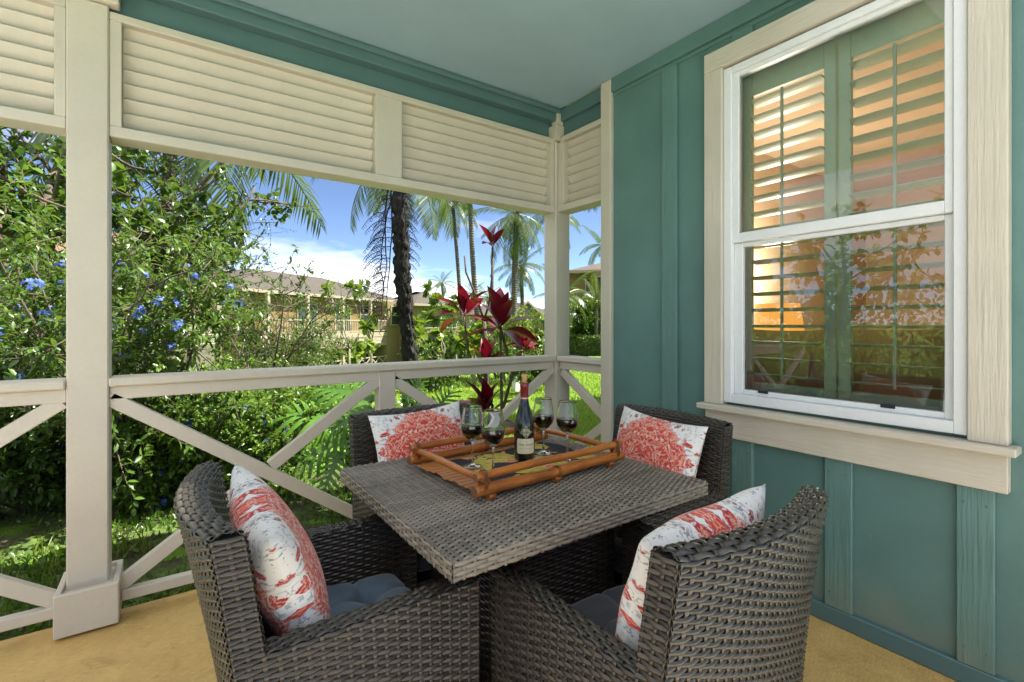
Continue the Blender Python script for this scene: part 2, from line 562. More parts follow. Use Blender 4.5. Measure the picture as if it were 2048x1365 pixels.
# ------------------------------------------------------------------ louvre panels
def louvre_x(t, x0, x1, z0=2.178, z1=2.645, y=2.80):
    n = 7; pitch = (z1 - z0) / n
    L = x1 - x0 - .004
    cache = None
    for k in range(n):
        zc = z0 + pitch * (k + .5)
        o = None
        mb = MB()
        dz, dy = .046, .030
        a = Vector((0, -dy, dz)); b = Vector((0, dy, -dz))
        d = (b - a).normalized(); nrm = Vector((0, -d.z, d.y)) * .006
        ring = [a - nrm, a + nrm, b + nrm, b - nrm]
        jit = random.uniform(-.0015, .0015)
        V = [Vector((-L / 2, p.y, p.z + jit)) for p in ring] + [Vector((L / 2, p.y, p.z - jit)) for p in ring]
        F = [(0, 1, 2, 3), (7, 6, 5, 4), (0, 4, 5, 1), (1, 5, 6, 2), (2, 6, 7, 3), (3, 7, 4, 0)]
        o = mb.poly(V, F).build('slat', M['cream'], t)
        o.location = Vector(((x0 + x1) / 2, y + .046, zc)) - origin_of(t)
    return t

lv = thing('louvre_panel', 'long cream louvre panel of two slatted fields above the open view', 'louvre panel', (1.06, 2.84, 2.13), 0, 'louvre panels under the porch ceiling')
MB().box((-.2195, 2.773, 2.130), (2.346, 2.905, 2.178), .004).build('bottom_frame', M['cream'], lv, True)
MB().box((-.2195, 2.773, 2.645), (2.346, 2.905, 2.682), .004).build('top_frame', M['cream'], lv, True)
MB().box((-.2195, 2.775, 2.1785), (-.176, 2.903, 2.6445), .003).build('stile', M['cream'], lv, True)
MB().box((.982, 2.775, 2.1785), (1.145, 2.903, 2.6445), .003).build('stile', M['cream'], lv, True)
MB().box((2.311, 2.775, 2.1785), (2.345, 2.903, 2.6445), .003).build('stile', M['cream'], lv, True)
louvre_x(lv, -.176, .982); louvre_x(lv, 1.145, 2.311)

lv = thing('louvre_panel', 'cream louvre panel left of the plinth post at the photo edge', 'louvre panel', (-.8, 2.84, 2.13), 0, 'louvre panels under the porch ceiling')
MB().box((-1.0, 2.773, 2.130), (-.361, 2.905, 2.178), .004).build('bottom_frame', M['cream'], lv, True)
MB().box((-1.0, 2.773, 2.645), (-.361, 2.905, 2.682), .004).build('top_frame', M['cream'], lv, True)
MB().box((-.398, 2.775, 2.1785), (-.361, 2.903, 2.6445), .003).build('stile', M['cream'], lv, True)
MB().box((-1.0, 2.775, 2.1785), (-.95, 2.903, 2.6445), .003).build('stile', M['cream'], lv, True)
louvre_x(lv, -.95, -.398)

lv = thing('louvre_panel', 'narrow cream louvre panel between corner post and teal wall', 'louvre panel', (2.42, 2.52, 2.13), 0, 'louvre panels under the porch ceiling')
MB().box((2.362, 2.2925, 2.130), (2.485, 2.760, 2.178), .004).build('bottom_frame', M['cream'], lv, True)
MB().box((2.362, 2.2925, 2.645), (2.485, 2.734, 2.682), .004).build('top_frame', M['cream'], lv, True)
MB().box((2.364, 2.699, 2.1785), (2.483, 2.758, 2.6445), .003).build('stile', M['cream'], lv, True)
n = 7; pitch = (2.645 - 2.178) / n
for k in range(n):
    zc = 2.178 + pitch * (k + .5)
    a = Vector((-.03, 0, .046)); b = Vector((.03, 0, -.046))
    nrm = Vector((.046, 0, .03)).normalized() * .006
    ring = [a - nrm, a + nrm, b + nrm, b - nrm]
    y0, y1 = 2.294, 2.697
    V = [Vector((p.x, -(y1 - y0) / 2, p.z)) for p in ring] + [Vector((p.x, (y1 - y0) / 2, p.z)) for p in ring]
    F = [(3, 2, 1, 0), (4, 5, 6, 7), (1, 5, 4, 0), (2, 6, 5, 1), (3, 7, 6, 2), (0, 4, 7, 3)]
    o = MB().poly(V, F).build('slat', M['cream'], lv)
    o.location = Vector((2.436, (y0 + y1) / 2, zc)) - origin_of(lv)

# ------------------------------------------------------------------ house wall with window
hs = thing('house_wall', 'teal board and batten house wall with a cream trimmed window', 'house wall', (2.4, .5, 0))
WY0, WY1, WZ0, WZ1 = .476, 1.408, .90, 2.604          # window opening
HY0, HY1 = -.60, 2.20
for a, b in (((XW, HY0, .075), (XW + .14, WY0, CEIL)), ((XW, WY1, .075), (XW + .14, HY1, CEIL)),
             ((XW, WY0, .075), (XW + .14, WY1, WZ0)), ((XW, WY0, WZ1), (XW + .14, WY1, CEIL))):
    MB().box(a, b).build('siding_panel', M['teal'], hs, True)
MB().box((XT, HY0, 0.001), (XW + .13, HY1, .0745), .004).build('skirting', M['teal_trim'], hs, True)
MB().box((XT, HY0, 2.800), (XW - .001, HY1, CEIL - .001), .003).build('frieze_board', M['teal'], hs, True)
MB().box((XW - .008, HY0, 2.775), (XW - .001, HY1, 2.7985), .002).build('frieze_board', M['teal'], hs, True)
for y0, y1, z0, z1 in ((1.704, 1.804, .0755, 2.774), (1.267, 1.374, .0755, .718), (.841, .946, .0755, .718), (.410, .511, .0755, .718),
                       (-.09, .01, .0755, 2.774), (1.267, 1.374, 2.718, 2.774), (.841, .946, 2.718, 2.774),
                       (.410, .511, 2.718, 2.774), (-.595, -.54, .0755, 2.774)):
    MB().box((XT + .002, y0, z0), (XW - .001, y1, z1), .003).build('batten', M['teal_grain'], hs, True)
nm = plain('painted_nail_head', (.10, .20, .18), .35)
for y in (1.725, 1.783, 1.29, 1.35, .862, .925, .43, .49):
    mb = MB()
    for z in ((.14, .66) if y < 1.6 else (.14, .75, 1.36, 1.97, 2.6)):
        mb.lathe([(.0, -.0012), (.0042, -.0008), (.0045, .0005)], 8, (0, 0, 0))
        k_ = len(mb.V) - 17
        for i_ in range(len(mb.V) - 17, len(mb.V)):
            a_, b_, c_ = mb.V[i_]; mb.V[i_] = (XT + .0012 + c_, y + a_, z + b_)
    mb.build('nail_heads', nm, hs, True)['kind'] = 'stuff'
MB().box((XT - .004, 2.2005, .0005), (XW + .13, 2.290, CEIL - .002), .005).build('corner_board', M['cream'], hs, True)
# upper storey and body of the house
MB().box((XW + .02, HY0, CEIL + .31), (9.5, 2.2, 3.95)).build('upper_wall', M['teal'], hs, True)
MB().box((XW - .3, HY0 - .4, 3.95), (10, 2.5, 4.1)).build('roof', M['cream'], hs, True)
MB().box((XW + .1405, 2.12, 0), (9.5, 2.199, CEIL + .305)).build('end_wall', M['teal'], hs, True)
MB().box((XW + .1405, HY0, 0), (9.5, HY0 + .07, CEIL + .305)).build('end_wall', M['teal'], hs, True)
MB().box((9.4, HY0 + .08, 0), (9.5, 2.11, CEIL + .305)).build('end_wall', M['teal'], hs, True)
MB().box((7.0, 2.2, -.4), (11.5, 6.0, 4.6)).build('rear_wing', M['teal'], hs, True)  # unseen wing added to throw shade on the lawn at right

wd = MB().box((2.303, 1.4085, .886), (2.3595, 1.509, 2.6145), .004).build('window', M['cream_grain_v'], hs, True)
wd['label'] = 'single hung white window in a wide cream casing'
def sub(name, a, b, mat, bev=.003):
    m_ = MB().box(a, b, bev)
    o = m_.build(name, mat, None)
    o0 = origin_of(wd)
    o.data.transform(Matrix.Translation(-o0))
    o.parent = wd
    return o
sub('casing', (2.303, .371, .886), (2.3595, .475, 2.6145), M['cream_grain_v'], .004)
sub('casing', (2.302, .371, 2.615), (2.3594, 1.509, 2.714), M['cream_grain_h'], .004)
sub('sill', (2.268, .347, .857), (2.3593, 1.532, .8855), M['cream_grain_h'], .004)
sub('apron', (2.311, .373, .722), (2.3592, 1.507, .8565), M['cream_grain_h'], .003)
# vinyl frame: outer ring, then sash rings stepped back
def ring(name, y0, y1, z0, z1, wl_, wr, wb, wt, xa, xb, mat):
    sub(name, (xa, y0, z0), (xb, y0 + wr, z1), mat)
    sub(name, (xa, y1 - wl_, z0), (xb, y1, z1), mat)
    sub(name, (xa + .0005, y0 + wr, z0), (xb - .0005, y1 - wl_, z0 + wb), mat)
    sub(name, (xa + .0005, y0 + wr, z1 - wt), (xb - .0005, y1 - wl_, z1), mat)
ring('outer_frame', .4765, 1.4075, .9005, 2.6035, .040, .040, .045, .035, 2.322, 2.42, M['vinyl'])
ring('upper_sash', .517, 1.367, 1.708, 2.568, .031, .027, .048, .022, 2.335, 2.375, M['vinyl'])
ring('lower_sash', .517, 1.367, .946, 1.7065, .043, .030, .024, .022, 2.352, 2.395, M['vinyl'])
for y in (.72, 1.22):
    sub('sash_lift', (2.346, y - .025, .962), (2.351, y + .025, .976), plain('dark_blue_plastic', (.01, .015, .03), .4), .002)

def glass_mat(name, tint, ior=1.5, extra=0.0):
    g = N(name)
    tr = g.node('ShaderNodeBsdfTransparent'); tr.inputs[0].default_value = (*tint, 1)
    gl = g.node('ShaderNodeBsdfGlossy'); gl.inputs['Roughness'].default_value = .005
    gl.inputs['Color'].default_value = (.95, .97, 1, 1)
    fr = g.node('ShaderNodeFresnel'); fr.inputs[0].default_value = ior
    fac = g.math('MULTIPLY', fr.outputs[0], 1.9)
    fac = g.math('ADD', fac, extra, clamp=True)
    mx = g.node('ShaderNodeMixShader')
    g.l.new(fac, mx.inputs[0]); g.l.new(tr.outputs[0], mx.inputs[1]); g.l.new(gl.outputs[0], mx.inputs[2])
    g.l.new(mx.outputs[0], g.out.inputs[0])
    g.n.remove(g.b)
    return g.m
M['pane'] = glass_mat('window_glass', (.93, .96, .95))
M['pane_screened'] = glass_mat('window_glass_before_screen', (.66, .70, .69), 1.5, .02)
def pane(y0, y1, z0, z1, x, mat):
    me = np_mesh('pane', [(x, y0, z0), (x, y1, z0), (x, y1, z1), (x, y0, z1)], [(3, 2, 1, 0)])
    me.transform(Matrix.Translation(-origin_of(wd)))
    add('pane', me, mat, wd)
pane(.543, 1.337, 1.754, 2.547, 2.352, M['pane'])
pane(.546, 1.325, .969, 1.686, 2.372, M['pane_screened'])

# ------------------------------------------------------------------ plantation shutters inside
M['sage'] = paint('sage_shutter_paint', (.60, .70, .49), .4, (1, 1, 1), .0002, .03, 40)
def shutter(label, y0, y1):
    t = thing('plantation_shutter', label, 'shutter', (2.48, (y0 + y1) / 2, .93), 0, 'plantation shutters behind the window')
    x0, x1 = 2.462, 2.492
    MB().box((x0, y0, .92), (x1, y0 + .05, 2.62), .003).build('stile', M['sage'], t, True)
    MB().box((x0, y1 - .05, .92), (x1, y1, 2.62), .003).build('stile', M['sage'], t, True)
    MB().box((x0 + .001, y0 + .0505, .92), (x1 - .001, y1 - .0505, 1.0), .003).build('rail', M['sage'], t, True)
    MB().box((x0 + .001, y0 + .0505, 2.478), (x1 - .001, y1 - .0505, 2.62), .003).build('rail', M['sage'], t, True)
    n = 18; p = (2.478 - 1.0) / n
    for k in range(n):
        zc = 1.0 + p * (k + .5)
        mb = MB()
        prof = [(-.040, -.0015), (-.02, -.0045), (.0, -.0055), (.02, -.0045), (.040, -.0015), (.040, .0015), (.02, .0045), (.0, .0055), (-.02, .0045), (-.04, .0015)]
        an = R(-9 + random.uniform(-1, 1))
        pr = [(a * math.cos(an) - b * math.sin(an), a * math.sin(an) + b * math.cos(an)) for a, b in prof]
        ya, yb = y0 + .052, y1 - .052
        V = [(a, -(yb - ya) / 2, b) for a, b in pr] + [(a, (yb - ya) / 2, b) for a, b in pr]
        m_ = len(pr)
        F = [(i, (i + 1) % m_, m_ + (i + 1) % m_, m_ + i)[::-1] for i in range(m_)] + [tuple(range(m_)), tuple(range(2 * m_ - 1, m_ - 1, -1))]
        o = mb.poly(V, F).build('slat', M['sage'], t)
        o.location = Vector(((x0 + x1) / 2, (ya + yb) / 2, zc)) - origin_of(t)
    yc = (y0 + y1) / 2
    MB().box((x0 - .040, yc - .006, 1.03), (x0 - .029, yc + .006, 2.45), .002).build('tilt_rod', M['sage'], t, True)
shutter('sage green plantation shutter filling the left half of the window', .948, 1.39)
shutter('sage green plantation shutter filling the right half of the window', .50, .940)

# ------------------------------------------------------------------ room behind the window
M['peach'] = paint('peach_wall', (.64, .49, .31), .6, (1, 1, 1), .0002, .03, 30)
M['peach_ceiling'] = paint('peach_plank_ceiling', (.62, .48, .31), .55, (1, 8, 1), .001, .08, 6)
rm = thing('living_room', 'warm peach living room seen through the window slats', 'room', (4.5, .3, 0))
RX1, RY0, RY1 = 6.2, -.50, 2.10
MB().box((XW + .1402, RY0, 2.72), (RX1, RY1, 2.76)).build('room_ceiling', M['peach_ceiling'], rm, True)
MB().box((XW + .1402, RY0, -.02), (RX1, RY1, .012)).build('room_floor', plain('room_floor_tile', (.60, .46, .32), .5), rm, True)
MB().box((XW + .1402, RY1 - .002, .0125), (RX1, RY1 + .018, 2.719)).build('room_wall', M['peach'], rm, True)
MB().box((XW + .1402, RY0 - .05, .0125), (RX1, RY0, 2.719)).build('room_wall', M['peach'], rm, True)
# back wall with an opening that lets daylight in
for a, b in (((RX1, RY0, .0125), (RX1 + .1, -.3, 2.719)), ((RX1, 1.0, .0125), (RX1 + .1, RY1, 2.719)),
             ((RX1, -.3, .0125), (RX1 + .1, 1.0, .85)), ((RX1, -.3, 2.15), (RX1 + .1, 1.0, 2.719))):
    MB().box(a, b).build('room_wall', M['peach'], rm, True)
for k in range(14):
    MB().box((RX1 - .04, -.28, .88 + k * .09), (RX1 - .032, .98, .94 + k * .09)).build('blind_slat', M['white'], rm, True)
for y in (-.3, .32, .94):
    MB().box((RX1 - .05, y, .86), (RX1 - .02, y + .06, 2.14)).build('blind_stile', M['white'], rm, True)

def cushion_mesh(w, h, d, pinch=.06, n=18, seed=0, wr=.006):
    """stuffed square cushion in the XZ plane, y = thickness; returns V, F, uv"""
    rg = np.random.default_rng(seed)
    ph = rg.uniform(0, 6.28, 8); fr = rg.uniform(3, 8, 8)
    u = np.linspace(-1, 1, n); U, Vv = np.meshgrid(u, u, indexing='ij')
    sx = U * (1 - pinch * (1 - U ** 2) * 0 - pinch * (1 - Vv ** 2) * np.abs(U) ** 2)
    sz = Vv * (1 - pinch * (1 - U ** 2) * np.abs(Vv) ** 2)
    prof = np.clip((1 - U ** 2), 0, 1) ** .42 * np.clip((1 - Vv ** 2), 0, 1) ** .42
    wrk = sum(np.sin(fr[k] * U * (1 if k % 2 else .4) + fr[(k + 3) % 8] * Vv * (.4 if k % 2 else 1) + ph[k]) for k in range(8)) / 8
    V = []; uv = []
    for s in (1, -1):
        y = s * (d / 2 * prof) + wrk * wr * prof
        V.append(np.stack([sx * w / 2, y, sz * h / 2], -1).reshape(-1, 3)); uv.append(np.stack([U * s, Vv], -1).reshape(-1, 2))
    V = np.concatenate(V); uv = np.concatenate(uv)
    F = []
    for s in (0, 1):
        b = s * n * n
        for i in range(n - 1):
            for j in range(n - 1):
                q = (b + i * n + j, b + (i + 1) * n + j, b + (i + 1) * n + j + 1, b + i * n + j + 1)
                F.append(q if s == 0 else q[::-1])
    return V, [f[::-1] for f in F], uv

sf = thing('sofa', 'tan sofa with its back against the window seen through the glass', 'sofa', (3.0, .9, 0))
tanf = paint('tan_sofa_fabric', (.55, .36, .18), .85, (1, 1, 1), .0006, .06, 200)
MB().box((2.58, -.35, .08), (3.45, 1.85, .42), .05).build('seat', tanf, sf, True)
MB().box((2.56, -.35, .30), (2.72, 1.85, .86), .05).build('backrest', tanf, sf, True)
for i, (y, h) in enumerate(((1.30, .52), (.82, .54), (1.72, .5))):
    V, F, uv = cushion_mesh(.5, h, .2, .05, 14, i + 3)
    o = add('back_cushion', np_mesh('back_cushion', V, F, True), tanf, sf)
    o.rotation_euler = (R(-12), 0, R(90)); o.location = Vector((2.80, y, 1.02)) - origin_of(sf)

lp = thing('table_lamp', 'lit lamp with amber shade glowing behind the left shutter', 'lamp', (3.75, 1.84, 0))
MB().lathe([(.0, .0), (.22, .0), (.22, .05), (.05, .07), (.03, .5), (.09, .6), (.1, .75), (.03, .95), (.02, 1.1)], 20).build('lamp_base', plain('dark_bronze', (.05, .035, .02), .4, .6), lp)
sh = N('amber_lamp_shade'); sh.P(Base_Color=(.42, .24, .10), Roughness=.8, Emission_Color=(1, .42, .08), Emission_Strength=.25)
MB().lathe([(.20, 1.1), (.15, 1.45)], 24).build('lamp_shade', sh.m, lp)
bl = bpy.data.lights.new('lamp_bulb', 'POINT'); bl.energy = 12; bl.color = (1, .87, .72); bl.shadow_soft_size = .1
bo = bpy.data.objects.new('lamp_bulb', bl); COL.objects.link(bo); bo.parent = lp; bo.location = (0, 0, 1.64)
# ------------------------------------------------------------------ wicker
def wicker_mat(name, dark, light, rough=.36):
    g = N(name)
    at = g.node('ShaderNodeAttribute'); at.attribute_name = 'tint'
    nz = g.noise(g.coord(), 60, 4, .6)
    n2 = g.noise(g.coord(), 4, 3, .5)
    c = g.mix(at.outputs['Fac'], dark, light)
    c = g.mix(g.math('MULTIPLY', nz, .5), c, tuple(x * .55 for x in dark))
    c = g.mix(g.ramp(n2, [(.45, 0.0), (.75, .35)]), c, tuple(x * 1.5 for x in light))
    g.P(Base_Color=c, Roughness=rough)
    g.b.inputs['Specular IOR Level'].default_value = .55
    g.bump(nz, .0004, .6)
    return g.m
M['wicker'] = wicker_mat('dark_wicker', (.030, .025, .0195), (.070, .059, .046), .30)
M['wicker_table'] = wicker_mat('weathered_table_wicker', (.145, .122, .094), (.30, .260, .208), .34)  # table strands paler than the chair strands
M['wicker_core'] = plain('wicker_inner_frame', (.012, .010, .009), .8)  # near-black backing added behind strands; its colour paints the shade in the gaps

class Weave:
    def __init__(self): self.V = []; self.F = []; self.T = []; self.n = 0
    def _grid(self, P, tint):
        r, s, c, _ = P.shape
        idx = np.arange(r * s * c).reshape(r, s, c) + self.n
        q = np.stack([idx[:, :-1, :-1], idx[:, 1:, :-1], idx[:, 1:, 1:], idx[:, :-1, 1:]], -1).reshape(-1, 4)
        self.V.append(P.reshape(-1, 3)); self.F.append(q); self.n += r * s * c
        self.T.append(np.repeat(tint, s * c))
    def panel(self, surf, L, Wd, pitch, sp, amp=.0028, flip=1, sub=4, stakes=True, wfac=.51, seed=0, base=.0035):
        rg = np.random.default_rng(seed + self.n % 977)
        nr = max(1, int(round(Wd / pitch))); pitch = Wd / nr
        ns = max(1, int(round(L / sp))); sp = L / ns
        S = np.linspace(0, L, ns * sub + 1)
        ti = (np.arange(nr) + .5) * pitch
        off = np.array([-1, -.6, 0, .6, 1]) * pitch * wfac
        hh = np.array([-.0030, -.0004, .0010, -.0004, -.0030]) * min(1.4, pitch / .010)
        s = np.broadcast_to(S[None, :, None], (nr, len(S), 5))
        wob = (rg.normal(0, .05, nr) * pitch)[:, None, None]
        tt = ti[:, None, None] + off[None, None, :] + wob
        tt = np.broadcast_to(tt, s.shape)
        ph = np.pi * S[None, :, None] / sp + np.pi * np.arange(nr)[:, None, None]
        h = base + amp * np.cos(ph) + hh[None, None, :]
        P, Nn = self.frame(surf, s, np.clip(tt, 0, Wd), flip)
        self._grid(P + Nn * h[..., None], rg.random(nr))
        if stakes:
            ks = np.arange(ns + 1) * sp
            t2 = np.linspace(0, Wd, nr * 2 + 1)
            wv = np.array([-1, 0, 1]) * min(.0045, sp * .22)
            s2 = np.clip(ks[:, None, None] + wv[None, None, :], 0, L)
            s2 = np.broadcast_to(s2, (ns + 1, len(t2), 3))
            t3 = np.broadcast_to(t2[None, :, None], s2.shape)
            ph = np.pi * (t2 / pitch - .5)[None, :, None] + np.pi * np.arange(ns + 1)[:, None, None]
            h = base - amp * .9 * np.cos(ph) + np.array([-.001, .0006, -.001])[None, None, :]
            P, Nn = self.frame(surf, s2, t3, flip)
            self._grid(P + Nn * h[..., None], rg.random(ns + 1))
    @staticmethod
    def frame(surf, s, t, flip):
        e = 1e-3
        P = surf(s, t)
        n = np.cross(surf(s + e, t) - surf(s - e, t), surf(s, t + e) - surf(s, t - e))
        n /= np.maximum(np.linalg.norm(n, axis=-1, keepdims=True), 1e-12)
        return P, n * flip
    def build(self, name, mat, parent):
        me = np_mesh(name, np.concatenate(self.V), np.concatenate(self.F), True, tint=np.concatenate(self.T))
        o = add(name, me, mat, parent)
        o['kind'] = 'stuff'
        return o

def flat(O, U, Vd):
    O, U, Vd = (np.array(a, float) for a in (O, U, Vd))
    return lambda s, t: O + s[..., None] * U + t[..., None] * Vd

# ------------------------------------------------------------------ chairs
CHW, BT, ARM = .29, .88, .625
def yo(x, z):                                  # outer face of the backrest
    k = np.clip((z - .35) / (BT - .35), 0, 1)
    return -.238 - .062 * k ** 1.4 - .050 * (1 - (x / CHW) ** 2) * (.25 + .75 * k)
def back_s(off):
    def f(s, t):
        x = s - CHW; z = t + .0
        return np.stack([x, yo(x, z) + off, z + 0 * x], -1)
    return f
def make_chair():
    t = thing('wicker_chair', '', 'chair')
    P, SPc = .0106, .027
    w = Weave()
    w.panel(lambda s, tt: back_s(0)(s, tt + .03), 2 * CHW, BT - .03, P, SPc, flip=1)
    w.panel(lambda s, tt: back_s(.058)(s, tt + .40), 2 * CHW, BT - .40, P, SPc, flip=-1)
    def rim(s, tt):
        x = s - CHW
        z = BT + .010 * np.sin(np.pi * np.clip(tt / .058, 0, 1))
        return np.stack([x, yo(x, BT + 0 * x) + tt, z], -1)
    w.panel(rim, 2 * CHW, .058, .0116, .026, amp=.0034, flip=1)
    for sg in (-1, 1):
        def edge(s, tt, sg=sg):
            z = ARM + tt
            return np.stack([sg * CHW + 0 * s, yo(np.full_like(z, sg * CHW), z) + s, z], -1)
        w.panel(edge, .058, BT - ARM, P, .029, flip=sg)
    w.build('backrest', M['wicker'], t)
    for sg in (-1, 1):
        w = Weave()
        def outer(s, tt, sg=sg):
            z = .03 + tt; y0 = yo(np.full_like(z, sg * CHW), z)
            return np.stack([sg * CHW + 0 * s, y0 + s / .545 * (.30 - y0), z], -1)
        w.panel(outer, .545, ARM - .03, P, SPc, flip=sg)
        w.panel(flat((sg * (CHW - .052), -.18, .33), (0, 1, 0), (0, 0, 1)), .48, ARM - .33, P, SPc, flip=-sg)
        w.panel(flat((sg * CHW, -.238, ARM), (0, 1, 0), (-sg, 0, 0)), .538, .052, .0104, .026, amp=.0034, flip=sg)
        w.panel(flat((sg * CHW, .30, .03), (-sg, 0, 0), (0, 0, 1)), .052, ARM - .03, P, .026, flip=sg)
        w.build('side_panel', M['wicker'], t)
    w = Weave()
    w.panel(flat((-.238, .272, .10), (1, 0, 0), (0, 0, 1)), .476, .26, P, SPc, flip=-1)
    w.build('front_apron', M['wicker'], t)
    mb = MB()
    nn = 13
    for a, b in (((-CHW, -.236, .03), (-CHW + .052, .298, ARM)), ((CHW - .052, -.236, .03), (CHW, .298, ARM))):
        mb.box(a, b)
    mb.box((-.238, -.17, .30), (.238, .270, .355))
    xs = np.linspace(-CHW, CHW, nn); zs = np.linspace(.03, BT, 12)
    V = []
    for off in (.001, .057):
        for z in zs:
            for x in xs: V.append((x, float(yo(x, z)) + off, z))
    F = []
    A = nn * 12
    for i in range(11):
        for j in range(nn - 1):
            q = (i * nn + j, i * nn + j + 1, (i + 1) * nn + j + 1, (i + 1) * nn + j)
            F.append(q); F.append(tuple(A + k for k in q[::-1]))
        for j in (0, nn - 1):
            q = (i * nn + j, (i + 1) * nn + j, A + (i + 1) * nn + j, A + i * nn + j)
            F.append(q if j == 0 else q[::-1])
    for j in range(nn - 1):
        F.append((11 * nn + j, 11 * nn + j + 1, A + 11 * nn + j + 1, A + 11 * nn + j))
    mb.poly(V, F)
    mb.build('inner_frame', M['wicker_core'], t)  # dark filler behind the weave, plus the seat board
    for sx in (-1, 1):
        for y in (-.21, .27):
            MB().lathe([(0, 0), (.018, 0), (.02, .03), (0, .03)], 10, (sx * .262, y, 0)).build('foot', plain('black_foot', (.01, .01, .01), .5), t)
    return t

chairs = [  # x, y, turn, label
    (.362, 1.385, R(-90), 'dark wicker armchair at the left table side, back to the railing post'),
    (1.020, .825, R(0), 'dark wicker armchair in the right foreground with its back to the camera'),
    (.952, 1.905, R(180), 'dark wicker armchair on the far table side in front of the railing'),
    (1.600, 1.405, R(90), 'dark wicker armchair with its back to the teal wall under the window'),
]
c0 = make_chair()
CH = []
for i, (x, y, a, lab) in enumerate(chairs):
    c = c0 if i == 0 else copy_tree(c0)
    c.location = (x, y, 0); c.rotation_euler = (0, 0, a)
    tag(c, lab, 'chair', 'wicker chairs around the table')
    CH.append(c)

# seat cushions
def fabric(name, col, rough=.8):
    g = N(name)
    v = g.coord()
    a = g.noise(v, 420, 2, .6); b = g.noise(v, 9, 4, .6)
    c = g.ramp(b, [(.3, tuple(x * .75 for x in col)), (.7, tuple(x * 1.15 for x in col))])
    g.P(Base_Color=c, Roughness=rough, Sheen_Weight=.3)
    g.bump(a, .0006, .6)
    return g.m
M['slate'] = fabric('slate_blue_canvas', (.105, .16, .225))
M['charcoal'] = fabric('charcoal_canvas', (.055, .058, .068))
def seat_mesh(seed):
    rg = np.random.default_rng(seed)
    n = 41
    u = np.linspace(-1, 1, n); U, Vv = np.meshgrid(u, u, indexing='ij')
    prof = (np.clip(1 - U ** 2, 0, 1) * np.clip(1 - Vv ** 2, 0, 1)) ** .22
    top = .085 * prof
    for a in (-.36, .36):
        for b in (-.36, .36):
            r2 = (U - a) ** 2 + (Vv - b) ** 2
            top -= .052 * np.exp(-r2 / .012) + .022 * np.exp(-r2 / .09)
    for a in (-.36, .36):
        top -= .018 * np.exp(-((U - a) / .05) ** 2) * prof + .018 * np.exp(-((Vv - a) / .05) ** 2) * prof
    top += .004 * np.sin(9 * U + rg.uniform(0, 6)) * np.sin(7 * Vv + rg.uniform(0, 6)) * prof
    V = [np.stack([U * .226, Vv * .226, .05 + top], -1).reshape(-1, 3), np.stack([U * .222, Vv * .222, .05 - .045 * prof], -1).reshape(-1, 3)]
    V = np.concatenate(V)
    F = []
    for s in (0, 1):
        b = s * n * n
        for i in range(n - 1):
            for j in range(n - 1):
                q = (b + i * n + j, b + (i + 1) * n + j, b + (i + 1) * n + j + 1, b + i * n + j + 1)
                F.append(q if s == 0 else q[::-1])
    return np_mesh('seat_cushion', V, F, True)
sl = ['slate blue tufted seat cushion on the left wicker chair', 'dark tufted seat cushion on the foreground wicker chair',
      'dark tufted seat cushion on the far wicker chair', 'charcoal tufted seat cushion on the chair beneath the window']
for i, (x, y, a, lab) in enumerate(chairs):
    o = add('seat_cushion', seat_mesh(i), M['slate'] if i == 0 else M['charcoal'])
    fw = Vector((-math.sin(a), math.cos(a), 0))
    o.location = Vector((x, y, .358)) + fw * .045; o.rotation_euler = (0, 0, a)
    tag(o, sl[i], 'cushion', 'tufted seat cushions')

